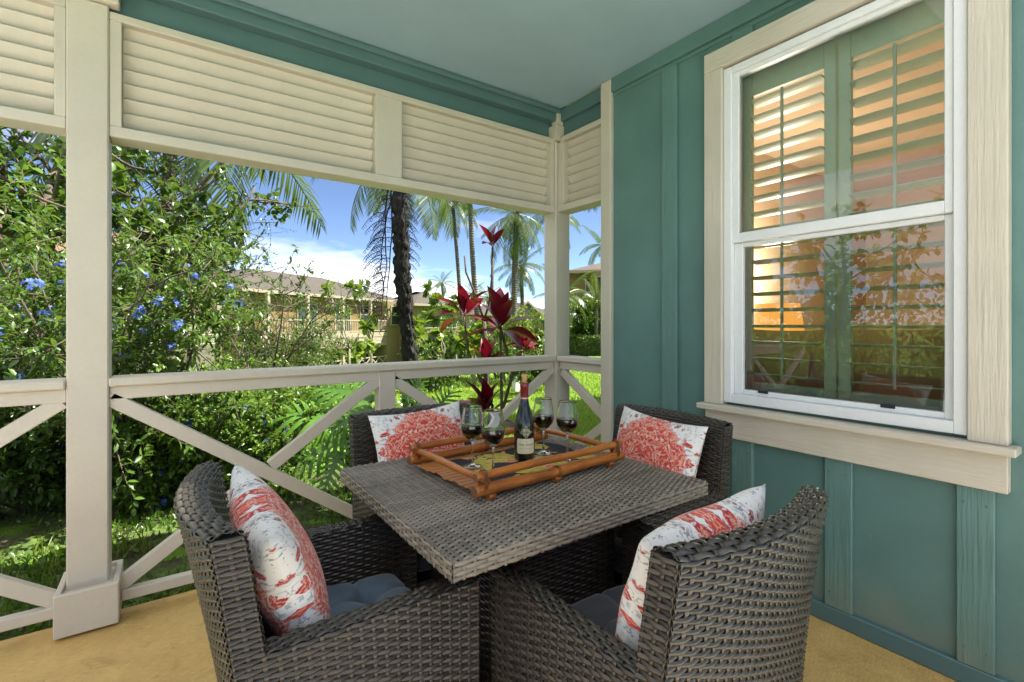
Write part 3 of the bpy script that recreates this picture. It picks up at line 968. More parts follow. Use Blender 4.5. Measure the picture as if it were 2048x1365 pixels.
# scatter pillows
def pillow_mat(name='red_damask_cotton', off=(0, 0, 0)):
    g = N(name)
    uv = g.node('ShaderNodeUVMap')
    mp = g.node('ShaderNodeMapping'); mp.inputs['Location'].default_value = off
    g.l.new(uv.outputs[0], mp.inputs[0])
    sep = g.node('ShaderNodeSeparateXYZ'); g.l.new(mp.outputs[0], sep.inputs[0])
    ax_ = g.math('ABSOLUTE', sep.outputs[0])
    comb = g.node('ShaderNodeCombineXYZ')
    g.l.new(ax_, comb.inputs[0]); g.l.new(sep.outputs[1], comb.inputs[1])
    p = comb.outputs[0]
    warp = g.noise(p, 3.0, 3, .5, out='Color')
    pw = g.node('ShaderNodeVectorMath'); pw.operation = 'MULTIPLY_ADD'
    g.l.new(warp, pw.inputs[0]); pw.inputs[1].default_value = (.35, .35, 0); g.l.new(p, pw.inputs[2])
    p2 = pw.outputs[0]
    # big lobed medallion
    ln = g.node('ShaderNodeVectorMath'); ln.operation = 'LENGTH'
    sc = g.node('ShaderNodeVectorMath'); sc.operation = 'MULTIPLY'; sc.inputs[1].default_value = (1.05, 1.0, 0)
    g.l.new(p, sc.inputs[0]); g.l.new(sc.outputs[0], ln.inputs[0])
    lob = g.noise(p, 5.5, 4, .6)
    rad = g.math('ADD', ln.outputs['Value'], g.math('MULTIPLY', g.math('SUBTRACT', lob, .5), 1.0))
    med = g.ramp(rad, [(.92, 1.0), (.94, 0.0)])
    ringl = g.ramp(rad, [(.94, 0.0), (.95, 1.0), (.975, 1.0), (.985, 0.0)])
    # swirls inside the medallion
    sw = g.noise(p2, 9, 4, .55, 1.2)
    sw2 = g.noise(p2, 17, 3, .5, .8)
    red = g.ramp(sw, [(.30, (.62, .045, .03)), (.46, (.70, .075, .045)), (.5, (.82, .30, .19)), (.535, (.80, .62, .50)), (.565, (.68, .07, .045)), (.68, (.55, .03, .025)), (.71, (.36, .38, .44)), (.75, (.8, .76, .7))])
    red = g.mix(g.ramp(sw2, [(.60, 0.0), (.63, .85)]), red, (.80, .70, .62))
    # sprigs outside
    nzf = g.noise(p2, 7.5, 3, .55, .6)
    cell = g.vor(p2, 7.0, 'F1', 'Distance')
    ccol = g.vor(p2, 7.0, 'F1', 'Color')
    cs = g.node('ShaderNodeSeparateColor'); g.l.new(ccol, cs.inputs[0])
    petals = g.math('SUBTRACT', cell, g.math('MULTIPLY', g.noise(p2, 20, 2, .5), .55))
    flower = g.math('MULTIPLY', g.ramp(petals, [(.10, 1.0), (.12, 0.0)]), g.ramp(cs.outputs[0], [(.12, 0.0), (.14, 1.0)]))
    fcol = g.ramp(cs.outputs[1], [(.0, (.45, .02, .03)), (.35, (.66, .06, .04)), (.6, (.75, .19, .09)), (.8, (.20, .03, .06)), (1., (.62, .05, .04))], 'CONSTANT')
    fdet = g.noise(p2, 46, 3, .6)
    fcol = g.mix(g.ramp(fdet, [(.50, 0.0), (.56, .8)]), fcol, (.80, .42, .32))
    fcol = g.mix(g.ramp(fdet, [(.36, .9), (.42, 0.0)]), fcol, (.22, .03, .04))
    fcol = g.mix(g.ramp(cell, [(.05, 1.0), (.08, 0.0)]), fcol, (.10, .02, .04))
    lf = g.noise(p2, 11, 4, .6, 1.6)
    grey = g.ramp(lf, [(.565, 0.0), (.585, 1.0), (.63, 1.0), (.65, 0.0)])
    base = g.mix(g.math('MULTIPLY', grey, .8), (.80, .775, .74), g.ramp(nzf, [(.4, (.16, .17, .22)), (.6, (.36, .38, .44))]))
    base = g.mix(flower, base, fcol)
    base = g.mix(g.math('MULTIPLY', ringl, .8), base, (.68, .10, .07))
    c = g.mix(med, base, red)
    fine = g.noise(g.coord(), 500, 2, .5)
    g.P(Base_Color=c, Roughness=.85, Sheen_Weight=.15)
    g.bump(fine, .0004, .5)
    return g.m
M['damask'] = pillow_mat()
pil = [  # chair index, along-seat offset, height centre, tilt, label
    (0, -.130, .665, -19, 8, 'red and white damask pillow leaning in the left wicker chair'),
    (1, -.120, .665, -17, -4, 'red and white damask pillow in the foreground chair seen edge-on'),
    (2, -.150, .690, -14, 3, 'red and white damask pillow on the far chair behind the tray'),
    (3, -.150, .672, -16, -3, 'red and white damask pillow on the chair beneath the window'),
]
for i, (ci, dy, z, tilt, tw, lab) in enumerate(pil):
    x, y, a, _ = chairs[ci]
    V, F, uv = cushion_mesh(.46, .45, .165, .085, 36, 20 + i, .020)
    o = add('damask_pillow', np_mesh('damask_pillow', V, F, True, uv=uv), M['damask'])
    fw = Vector((-math.sin(a), math.cos(a), 0))
    o.rotation_mode = 'XYZ'
    o.matrix_world = Matrix.Translation(Vector((x, y, z)) + fw * dy) @ Matrix.Rotation(a, 4, 'Z') @ Matrix.Rotation(R(-tilt), 4, 'X') @ Matrix.Rotation(R(tw), 4, 'Y')
    tag(o, lab, 'pillow', 'damask pillows on the wicker chairs')

# two patterned cushions on the sofa behind the glass
for i, (y, lab) in enumerate(((.38, 'red patterned sofa cushion seen through the right half of the window, left one'),
                              (.0, 'red patterned sofa cushion seen through the right half of the window, right one'))):
    V, F, uv = cushion_mesh(.46, .46, .16, .07, 14, 40 + i, .01)
    o = add('sofa_cushion', np_mesh('sofa_cushion', V, F, True, uv=uv), M['damask'])
    o.location = (2.82, y, 1.0); o.rotation_euler = (R(-14), 0, R(90))
    tag(o, lab, 'cushion', 'patterned cushions on the sofa')

# ------------------------------------------------------------------ table
TX0, TX1, TY0, TY1, TZ = .540, 1.552, 1.006, 1.910, .737
tb = thing('wicker_table', 'square woven wicker dining table with a bamboo tray on top', 'table', ((TX0 + TX1) / 2, (TY0 + TY1) / 2, 0))
ox, oy = tb.location.x, tb.location.y
w = Weave()
w.panel(flat((TX0 - ox, TY0 - oy, TZ), (1, 0, 0), (0, 1, 0)), TX1 - TX0, TY1 - TY0, .0098, .023, amp=.0036, flip=1, seed=5, wfac=.48)
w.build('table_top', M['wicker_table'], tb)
w = Weave()
for O, U, L in (((TX0, TY0), (1, 0, 0), TX1 - TX0), ((TX1, TY0), (0, 1, 0), TY1 - TY0), ((TX1, TY1), (-1, 0, 0), TX1 - TX0), ((TX0, TY1), (0, -1, 0), TY1 - TY0)):
    w.panel(flat((O[0] - ox, O[1] - oy, TZ - .043), U, (0, 0, 1)), L, .045, .0112, .030, amp=.0022, flip=1, seed=9)
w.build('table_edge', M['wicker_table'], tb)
MB().box((TX0 + .001, TY0 + .001, TZ - .042), (TX1 - .001, TY1 - .001, TZ - .001)).build('core_panel', M['wicker_core'], tb, True)
w = Weave()
h = .25
for O, U in (((-h, -h), (1, 0, 0)), ((h, -h), (0, 1, 0)), ((h, h), (-1, 0, 0)), ((-h, h), (0, -1, 0))):
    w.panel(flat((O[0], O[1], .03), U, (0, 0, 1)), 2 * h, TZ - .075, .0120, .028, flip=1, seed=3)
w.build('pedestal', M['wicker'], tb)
MB().box((-h + .002, -h + .002, .03), (h - .002, h - .002, TZ - .046)).build('pedestal_frame', M['wicker_core'], tb)

# ------------------------------------------------------------------ bamboo tray
def bamboo_mat():
    g = N('amber_bamboo')
    v = g.coord(scale=(1, 1, 1))
    a = g.noise(v, 7, 4, .6); b = g.noise(g.coord(scale=(3, 40, 40)), 6, 3, .6)
    c = g.ramp(a, [(.28, (.15, .030, .003)), (.5, (.42, .110, .010)), (.75, (.58, .19, .022))])
    c = g.mix(.35, c, g.ramp(b, [(.35, (.20, .05, .008)), (.65, (.58, .22, .045))]))
    g.P(Base_Color=c, Roughness=.28, Coat_Weight=.2, Coat_Roughness=.12)
    return g.m
M['bamboo'] = bamboo_mat()
M['bamboo_end'] = plain('bamboo_cut_end', (.19, .075, .03), .7)
M['cane_tie'] = plain('brown_cane_lashing', (.17, .055, .015), .5)
M['bamboo_slat'] = paint('orange_bamboo_slat', (.52, .20, .05), .3, (1, 12, 1), .0004, .16, 12)
TR = thing('bamboo_tray', 'amber bamboo serving tray holding wine on the wicker table', 'tray', (1.104, 1.530, TZ + .006), R(3.0))
def cane(name, p, q, r, knots, seed):
    p, q = Vector(p), Vector(q); rg = random.Random(seed)
    n = 28; pts = []; rad = []
    ks = [(k + .5 + rg.uniform(-.2, .2)) / knots for k in range(knots)]
    for i in range(n * 2 + 1):
        k = i / (n * 2)
        pts.append(p.lerp(q, k) + Vector((0, 0, .0015 * math.sin(k * 9 + seed))))
        bump = sum(.13 * math.exp(-((k - c) * 60) ** 2) for c in ks)
        rad.append(r * (1 + bump + .02 * math.sin(k * 13 + seed)))
    o = MB().tube(pts, rad, 14, True).build(name, M['bamboo'], TR)
    o.data.materials.append(M['bamboo_end'])
    for f in o.data.polygons:
        if len(f.vertices) > 4: f.material_index = 1
    return o
hx, hy = .350, .222
for sy, sd in ((-1, 1), (1, 2)):
    cane('lower_rail', (-hx, sy * hy, .036), (hx, sy * hy, .036), .0185, 5, sd)
    cane('upper_rail', (-hx + .005, sy * hy, .082), (hx - .005, sy * hy, .082), .0130, 5, sd + 4)
for sx, sd in ((-1, 8), (1, 9)):
    cane('end_rail', (sx * (hx - .035), -hy - .012, .070), (sx * (hx - .035), hy + .012, .070), .0120, 4, sd)
for sy in (-1, 1):
    for x in (-.285, 0, .285):
        mb = MB().tube([(x - .014, sy * hy, .0125), (x + .014, sy * hy, .0125)], .0115, 12)
        o = mb.build('foot', M['bamboo'], TR)
    for x in (-hx + .035, hx - .035, 0):
        mb = MB()
        for k in range(3):
            xx = x + (k - 1) * .006
            top = .082 if x else .036
            ph = np.linspace(0, 2 * math.pi, 15)
            mb.tube([(xx + .002 * math.sin(3 * a), sy * hy + .0195 * math.cos(a), (top + .036) / 2 + ((top - .036) / 2 + .0195) * math.sin(a)) for a in ph], .0017, 5, False)
        mb.build('lashing', M['cane_tie'], TR)
    for x in (-hx + .035, hx - .035):
        MB().tube([(x + .016, sy * hy, .054), (x + .016, sy * hy, .068)], .009, 8).build('spacer', M['bamboo'], TR)
for k in range(13):
    y = -.182 + k * .0303
    L = .60 + random.uniform(-.02, .03)
    MB().box((-.318 + random.uniform(-.012, .006), y - .0125, .0170), (-.318 + L, y + .0125, .0215), .0015).build('slat', M['bamboo_slat'], TR)

# tropical print cloth in the tray
def cloth_mat():
    g = N('black_tropical_print')
    v = g.coord(); w_ = g.noise(v, 9, 3, .5, out='Color')
    pm = g.node('ShaderNodeVectorMath'); pm.operation = 'MULTIPLY_ADD'
    g.l.new(w_, pm.inputs[0]); pm.inputs[1].default_value = (.09, .09, 0); g.l.new(v, pm.inputs[2])
    a = g.noise(pm.outputs[0], 8.5, 2, .45)
    vein = g.noise(g.coord(scale=(1, 3, 1), rot=(0, 0, .7)), 38, 3, .5)
    leaf = g.ramp(a, [(.50, 0.0), (.51, 1.0)])
    lc = g.ramp(vein, [(.4, (.33, .27, .02)), (.52, (.55, .48, .08)), (.62, (.62, .40, .10))])
    fl = g.ramp(g.noise(pm.outputs[0], 13, 2, .5), [(.62, 0.0), (.63, 1.0)])
    c = g.mix(leaf, (.012, .013, .018), lc)
    c = g.mix(fl, c, g.ramp(vein, [(.42, (.62, .12, .03)), (.6, (.75, .50, .30))]))
    g.P(Base_Color=c, Roughness=.8)
    return g.m
n1, n2 = 40, 28
V = []
for i in range(n1):
    for j in range(n2):
        x = -.255 + .53 * i / (n1 - 1); y = -.165 + .33 * j / (n2 - 1)
        e = max(0, (x - .20) / .075)
        V.append((x, y, .0235 + .0012 * math.sin(x * 40) * math.sin(y * 31) + (.012 * e * e * abs(math.sin(y * 14 + 1)))))
F = [(i * n2 + j, (i + 1) * n2 + j, (i + 1) * n2 + j + 1, i * n2 + j + 1) for i in range(n1 - 1) for j in range(n2 - 1)]
o = add('tray_cloth', np_mesh('tray_cloth', V, F, True), cloth_mat())
o.location = TR.location; o.rotation_euler = TR.rotation_euler
tag(o, 'black cloth with yellow tropical leaves lying in the tray', 'cloth')

# ------------------------------------------------------------------ wine bottle and glasses
ZT = TZ + .006 + .0262
gb = N('dark_bottle_glass')
gb.P(Base_Color=(.010, .012, .006), Roughness=.06, IOR=1.5, Coat_Weight=.5, Coat_Roughness=.03)
BT_ = thing('wine_bottle', 'dark opened wine bottle with cream label and red capsule', 'bottle', (1.142, 1.535, ZT))
prof = [(0, .004), (.030, .0), (.0385, .002), (.0405, .008), (.0405, .120), (.0395, .135), (.036, .155), (.030, .178), (.0235, .200), (.0185, .218), (.0158, .235), (.0150, .250), (.0148, .292), (.0, .292)]
MB().lathe(prof, 48).build('bottle_body', gb.m, BT_)
capm = plain('red_foil_capsule', (.19, .012, .014), .35, 0.0, Coat_Weight=.3)
cp = MB().lathe([(.0157, .228), (.0160, .230), (.0157, .279), (.0172, .281), (.0172, .293), (.0160, .297), (.0105, .297)], 32).build('capsule', capm, BT_)
MB().lathe([(.01615, .2365), (.01625, .238), (.01625, .2395), (.01615, .241)], 32).build('foil_band', plain('pale_foil_print', (.65, .5, .42), .4), cp)
ck = paint('cork', (.52, .30, .12), .85, (1, 1, 1), .0008, .15, 120)
MB().lathe([(.0, .2975), (.0102, .2975), (.0108, .318), (.0106, .332), (.0, .333)], 18).build('cork', ck, BT_)
# labels wrapped round the glass; angle 0 looks at the camera
A0 = math.atan2(-1.548, -1.150) + .18
def wrap(pts, R_):
    return [(R_ * math.cos(A0 + x / R_), R_ * math.sin(A0 + x / R_), z) for x, z in pts]
def patch(name, outline, mat, R_, parent):
    """outline: list of rows (z, x0, x1)"""
    V = []; F = []; m_ = 24
    for z, x0, x1 in outline:
        V += wrap([(x0 + (x1 - x0) * k / m_, z) for k in range(m_ + 1)], R_)
    for r_ in range(len(outline) - 1):
        for k in range(m_):
            a = r_ * (m_ + 1) + k
            F.append((a, a + 1, a + m_ + 2, a + m_ + 1))
    return MB().poly(V, F, True).build(name, mat, parent)
lm = paint('cream_label_paper', (.74, .68, .46), .7, (1, 1, 1), .0001, .03, 60)
rows = []
for k in range(15):
    z = .028 + .058 * k / 14
    e = .0385
    if k in (0, 14): e = .034
    if k in (1, 13): e = .0372
    rows.append((z, -e, e))
lab = patch('front_label', rows, lm, .0408, BT_)
ink = plain('black_ink', (.02, .018, .015), .7)
gold = plain('gilt_ink', (.62, .56, .36), .5)
def wrap_text(txt, size, zc, shear, mat, parent, bold=0.0, R_=.0411):
    cu = bpy.data.curves.new('lettering', 'FONT'); cu.body = txt; cu.size = size; cu.shear = shear; cu.align_x = 'CENTER'; cu.offset = bold
    ob = bpy.data.objects.new('lettering', cu); COL.objects.link(ob)
    bpy.context.view_layer.update()
    me = bpy.data.meshes.new_from_object(ob.evaluated_get(bpy.context.evaluated_depsgraph_get()))
    bpy.data.objects.remove(ob); bpy.data.curves.remove(cu)
    me.materials.clear()
    for v in me.vertices:
        x, z = v.co.x, v.co.y + zc
        v.co = Vector(wrap([(x, z)], R_)[0])
    return add('lettering', me, mat, parent)
wrap_text('THE', .0042, .0745, 0, ink, lab)
wrap_text('Four Graces', .0118, .0600, .38, ink, lab, .00003)
patch('rule_line', [(.0472, -.026, .026), (.0479, -.026, .026)], ink, .0411, lab)
patch('seal_mark', [(.0515, .029, .0325), (.0545, .029, .0325)], plain('red_ink', (.4, .03, .02), .6), .0411, lab)
# ornate gilt crest above the label
mb = MB()
def crest_ring(f, w_, m_=96):
    V = []
    for k in range(m_):
        a = 2 * math.pi * k / m_
        for d in (-w_, w_):
            r_ = f(a) + d
            V.append(wrap([(r_ * math.cos(a), .110 + r_ * math.sin(a) * 1.06)], .0409)[0])
    F = [(2 * k, 2 * ((k + 1) % m_), 2 * ((k + 1) % m_) + 1, 2 * k + 1) for k in range(m_)]
    mb.poly(V, F)
crest_ring(lambda a: .0165 + .0045 * math.cos(4 * a) + .0022 * math.cos(8 * a) + .001 * math.cos(20 * a), .0010)
crest_ring(lambda a: .0125 + .0035 * math.cos(4 * a) + .0016 * math.cos(12 * a), .0009)
crest_ring(lambda a: .0085 + .0022 * math.cos(8 * a), .0008)
crest_ring(lambda a: .0040 + .0012 * math.cos(6 * a), .0008)
for q in range(4):
    for sgn in (-1, 1):
        c0_ = (.0105 * math.cos(q * math.pi / 2 + .42 * sgn), .110 + .0105 * math.sin(q * math.pi / 2 + .42 * sgn))
        V = []
        for k in range(14):
            a = 2 * math.pi * k / 14
            for rr in (.0021, .0034): V.append(wrap([(c0_[0] + rr * math.cos(a), c0_[1] + rr * math.sin(a))], .0409)[0])
        mb.poly(V, [(2 * k, 2 * ((k + 1) % 14), 2 * ((k + 1) % 14) + 1, 2 * k + 1) for k in range(14)])
mb.build('crest', gold, BT_)

gg = N('clear_stemware')
gg.P(Base_Color=(.98, .99, .99), Roughness=.0, IOR=1.48, Transmission_Weight=1.0)
M['stemware'] = gg.m
gw = N('red_wine'); gw.P(Base_Color=(.16, .010, .018), Roughness=.02, IOR=1.34)
gl_out = [(.0, .0), (.036, .0), (.0365, .0012), (.030, .0030), (.012, .0055), (.0052, .011), (.0038, .030), (.0036, .070), (.0044, .088), (.0090, .096), (.024, .108), (.036, .122), (.0425, .138), (.0435, .146), (.0425, .160), (.0385, .190), (.0335, .222), (.0328, .2245)]
gl_in = [(.0320, .2245), (.0326, .220), (.0375, .190), (.0414, .160), (.0423, .146), (.0413, .139), (.0348, .1235), (.0225, .110), (.008, .1005), (.0, .0985)]
wine = [(.0, .0990), (.0082, .1010), (.0226, .1104), (.0349, .1238), (.0412, .1385), (.0419, .146), (.0416, .152), (.0408, .1535), (.0, .1535)]
me_g = None
spots = [(.920, 1.560, 'wine glass on the tray, leftmost of the four'), (.940, 1.449, 'wine glass on the tray just left of the bottle'),
         (1.252, 1.552, 'wine glass on the tray just right of the bottle'), (1.284, 1.441, 'wine glass on the tray, rightmost of the four')]
for i, (x, y, lab_) in enumerate(spots):
    t = thing('wine_glass', lab_, 'wine glass', (x, y, ZT + .0006), 0, 'glasses of red wine')
    if me_g is None:
        a = MB().lathe(gl_out + gl_in, 48).build('glass', M['stemware'], t)
        b = MB().lathe(wine, 48).build('wine', gw.m, t)
        me_g, me_w = a.data, b.data
    else:
        add('glass', me_g, None, t); add('wine', me_w, None, t)
# ------------------------------------------------------------------ foliage tools
def leaf_mat(name, lo, hi, rough=.38, trans=.35, spec=.5, tcol=(.30, .42, .04)):
    g = N(name)
    at = g.node('ShaderNodeAttribute'); at.attribute_name = 'tint'
    c = g.mix(at.outputs['Fac'], lo, hi)
    n_ = g.noise(g.coord(), 35, 2, .5)
    c = g.mix(g.math('MULTIPLY', n_, .35), c, tuple(x * .55 for x in lo))
    g.P(Base_Color=c, Roughness=rough)
    g.b.inputs['Specular IOR Level'].default_value = spec
    tl = g.node('ShaderNodeBsdfTranslucent')
    g.l.new(g.mix(.35, c, tcol, 'MIX'), tl.inputs[0])
    mx = g.node('ShaderNodeMixShader'); mx.inputs[0].default_value = trans
    g.l.new(g.b.outputs[0], mx.inputs[1]); g.l.new(tl.outputs[0], mx.inputs[2])
    g.l.new(mx.outputs[0], g.out.inputs[0])
    return g.m
M['leaf_bright'] = leaf_mat('bright_green_leaf', (.062, .135, .014), (.180, .310, .034))
M['leaf_mid'] = leaf_mat('mid_green_leaf', (.042, .105, .014), (.125, .230, .026))
M['leaf_dark'] = leaf_mat('dark_green_leaf', (.024, .066, .012), (.082, .165, .024), .3)
M['leaf_olive'] = leaf_mat('olive_leaf', (.050, .075, .014), (.135, .175, .030))
M['leaf_palm'] = leaf_mat('palm_leaflet', (.040, .075, .014), (.130, .175, .035), .35, .25)
M['leaf_lime'] = leaf_mat('lime_leaf', (.085, .150, .012), (.235, .320, .030))
M['lawn_blade'] = leaf_mat('lawn_blade', (.20, .32, .030), (.38, .50, .085), .6, .3, .2)
M['leaf_monstera'] = leaf_mat('glossy_monstera_leaf', (.050, .150, .014), (.150, .330, .035), .25, .4)
M['leaf_red'] = leaf_mat('crimson_leaf', (.055, .003, .010), (.180, .006, .018), .28, .24, .5, (.32, .009, .02))
M['petal_blue'] = leaf_mat('blue_petal', (.10, .17, .62), (.22, .33, .85), .6, .35, .2, (.25, .35, .9))
def bark(name, a, b, sc=30):
    g = N(name)
    v = g.coord(scale=(1, 1, .35)); n1 = g.noise(v, sc, 5, .65); n2 = g.noise(g.coord(), 4, 3, .5)
    g.P(Base_Color=g.mix(.4, g.ramp(n1, [(.3, a), (.7, b)]), g.ramp(n2, [(.3, a), (.7, b)])), Roughness=.9)
    g.bump(n1, .012, 1.0)
    return g.m
M['bark'] = bark('brown_bark', (.045, .032, .022), (.17, .125, .090))
M['twig'] = bark('grey_twig', (.050, .040, .028), (.15, .115, .075), 60)
M['pale_bark'] = bark('pale_grey_bark', (.13, .11, .085), (.36, .31, .25))
def palm_bark():
    g = N('ringed_palm_bark')
    v = g.coord()
    sp = g.node('ShaderNodeSeparateXYZ'); g.l.new(v, sp.inputs[0])
    n1 = g.noise(v, 9, 4, .6)
    z = g.math('ADD', g.math('MULTIPLY', sp.outputs[2], 52.0), g.math('MULTIPLY', n1, 5.0))
    rg_ = g.math('SINE', z)
    c = g.mix(g.ramp(rg_, [(.45, 0.0), (.95, 1.0)]), g.ramp(n1, [(.3, (.085, .072, .056)), (.7, (.165, .142, .115))]), (.055, .046, .036))
    g.P(Base_Color=c, Roughness=.9); g.bump(rg_, .015, .8)
    return g.m
M['palm_bark'] = palm_bark()
M['charred'] = bark('blackened_fibrous_bark', (.004, .004, .004), (.030, .026, .022), 45)

LEAF = {  # outline columns: along, half width, lift
    'oval': np.array([(0, 0, 0), (.28, .19, .03), (.62, .20, .035), (1, 0, -.08)]),
    'lance': np.array([(0, 0, 0), (.30, .11, .02), (.65, .10, .02), (1, 0, -.12)]),
    'blade': np.array([(0, 0, 0), (.30, .030, .01), (.65, .024, .0), (1, 0, -.22)]),
    'broad': np.array([(0, 0, 0), (.35, .26, .04), (.70, .30, .03), (1, 0, -.10)]),
}
def leaf_arrays(P, D, Nn, size, shape='oval'):
    """P base points, D unit directions, Nn approx normals, size per leaf; 8 verts, 6 quads/tris as triangles"""
    n = len(P)
    D = D / np.maximum(np.linalg.norm(D, axis=1, keepdims=True), 1e-9)
    S = np.cross(D, Nn); S /= np.maximum(np.linalg.norm(S, axis=1, keepdims=True), 1e-9)
    U = np.cross(S, D)
    k = LEAF[shape]
    size = np.asarray(size).reshape(-1, 1)
    pts = []
    a0 = P
    l1 = P + size * (D * k[1, 0] - S * k[1, 1] + U * k[1, 2] * 2.2)
    r1 = P + size * (D * k[1, 0] + S * k[1, 1] + U * k[1, 2] * 2.2)
    l2 = P + size * (D * k[2, 0] - S * k[2, 1] + U * (k[2, 2] * 2.2 - .03))
    r2 = P + size * (D * k[2, 0] + S * k[2, 1] + U * (k[2, 2] * 2.2 - .03))
    m1 = P + size * (D * .48)
    tp = P + size * (D * k[3, 0] + U * k[3, 2])
    V = np.stack([a0, l1, r1, l2, r2, m1, tp], 1).reshape(-1, 3)
    b = (np.arange(n) * 7)[:, None]
    F = np.concatenate([b + np.array([[0, 2, 5]]), b + np.array([[0, 5, 1]]), b + np.array([[1, 5, 3]]), b + np.array([[2, 4, 5]]), b + np.array([[5, 4, 6]]), b + np.array([[5, 6, 3]])], 0)
    return V, F
def leaf_mesh(name, P, D, Nn, size, shape, rng, tint=None):
    V, F = leaf_arrays(P, D, Nn, size, shape)
    tt = rng.random(len(P)) ** 1.3 if tint is None else tint
    return np_mesh(name, V, F, False, tint=np.repeat(tt, 7))

def unit(v): return v / np.maximum(np.linalg.norm(v, axis=-1, keepdims=True), 1e-9)

def grow(rng, base, d0, L, n, wander, up):
    """curved line of n+1 points"""
    pts = [np.array(base, float)]; d = np.array(d0, float); d /= np.linalg.norm(d)
    for i in range(n):
        d = d + rng.normal(0, wander, 3) + np.array([0, 0, up / n]); d /= np.linalg.norm(d)
        pts.append(pts[-1] + d * L / n)
    return np.array(pts)

def bush(name, label, cat, base, H, spread, stems=8, br=6, tw=6, per=14, leaf=.06, shape='oval', mat='leaf_mid', bark_='twig',
         seed=0, flowers=0, group=None, lean=(0, 0), trunk_r=.018, tufty=.6, droop=-.15, flower_zone=(0., 1.), low=.25):
    rng = np.random.default_rng(seed)
    b = np.array(base, float)
    t = thing(name, label, cat, tuple(b), 0, group)
    mb = MB(); LP = []; LD = []; LN = []; ends = []
    for s in range(stems):
        a = rng.uniform(0, 2 * np.pi); r = rng.uniform(0, .12) * spread
        d0 = np.array([np.cos(a) * spread / H * rng.uniform(.2, 1.1) + lean[0], np.sin(a) * spread / H * rng.uniform(.2, 1.1) + lean[1], 1.0])
        L = H * rng.uniform(.75, 1.05)
        P1 = grow(rng, (np.cos(a) * r, np.sin(a) * r, -.03), d0, L, 10, .10, .15)
        mb.tube(P1, np.linspace(trunk_r * rng.uniform(.7, 1.2), trunk_r * .2, 11), 6)
        for j in range(br):
            k = rng.uniform(low, .98); i0 = min(9, int(k * 10)); p = P1[i0] + (P1[i0 + 1] - P1[i0]) * (k * 10 - i0)
            dd = unit(P1[i0 + 1] - P1[i0]); out = unit(rng.normal(0, 1, 3) + np.array([np.cos(a), np.sin(a), .1]) * .6)
            P2 = grow(rng, p, dd * .5 + out * .9, L * rng.uniform(.18, .42), 6, .16, droop)
            mb.tube(P2, np.linspace(trunk_r * .38, trunk_r * .12, 7), 4, False)
            for q in range(tw):
                k2 = rng.uniform(.2, 1.0); i2 = min(5, int(k2 * 6)); p2 = P2[i2] + (P2[i2 + 1] - P2[i2]) * (k2 * 6 - i2)
                d2 = unit(unit(P2[i2 + 1] - P2[i2]) * .6 + unit(rng.normal(0, 1, 3)) * .9)
                P3 = grow(rng, p2, d2, L * rng.uniform(.06, .16), 4, .15, droop * 1.5)
                mb.tube(P3, [trunk_r * .13] * 3 + [trunk_r * .08] * 2, 3, False)
                ends.append(P3[-1])
                kk = np.sort(rng.uniform(.08, 1.0, per)) * 4
                ii = np.minimum(3, kk.astype(int)); fr = (kk - ii)[:, None]
                LP.append(P3[ii] + (P3[ii + 1] - P3[ii]) * fr)
                ax_ = unit(P3[ii + 1] - P3[ii]); o_ = unit(rng.normal(0, 1, (per, 3)))
                LD.append(unit(ax_ * tufty + o_ + np.array([0, 0, -.12]))); LN.append(unit(rng.normal(0, .45, (per, 3)) + np.array([0, 0, 1.0])))
    mb.build('branches', M[bark_], t)
    P = np.concatenate(LP); D = np.concatenate(LD); Nn = np.concatenate(LN)
    sz = leaf * rng.uniform(.55, 1.25, len(P))
    o = add('foliage', leaf_mesh('foliage', P, D, Nn, sz, shape, rng), M[mat], t)
    if flowers:
        ends = np.array(ends)
        z0, z1 = ends[:, 2].min(), ends[:, 2].max()
        ok = ends[(ends[:, 2] > z0 + (z1 - z0) * flower_zone[0]) & (ends[:, 2] < z0 + (z1 - z0) * flower_zone[1])]
        for p in ok[rng.permutation(len(ok))[:flowers]]:
            o = add('flower_cluster', FLOWER[rng.integers(len(FLOWER))], None, t, tuple(p))
            o.rotation_euler = tuple(rng.uniform(-.5, .5, 3)); s_ = rng.uniform(.8, 1.4); o.scale = (s_, s_, s_)
    return t

def flower_cluster(seed):
    rng = np.random.default_rng(seed); V = []; F = []; T = []
    for f in range(12):
        d = unit(rng.normal(0, 1, 3) + np.array([0, 0, .7])); c = d * rng.uniform(.022, .05)
        a = unit(np.cross(d, [0, 0, 1.0] if abs(d[2]) < .9 else [1.0, 0, 0])); b_ = np.cross(d, a)
        for k in range(5):
            an = 2 * np.pi * k / 5; u = np.cos(an) * a + np.sin(an) * b_; w_ = -np.sin(an) * a + np.cos(an) * b_
            i0 = len(V); V += [c, c + u * .009 - w_ * .0052, c + u * .016 + d * .002, c + u * .009 + w_ * .0052]; F.append((i0, i0 + 1, i0 + 2, i0 + 3))
            T += [rng.random()] * 4
    me = np_mesh('flower_cluster', np.array(V), F, False, tint=T); me.materials.append(M['petal_blue'])
    return me
FLOWER = [flower_cluster(s) for s in range(3)]

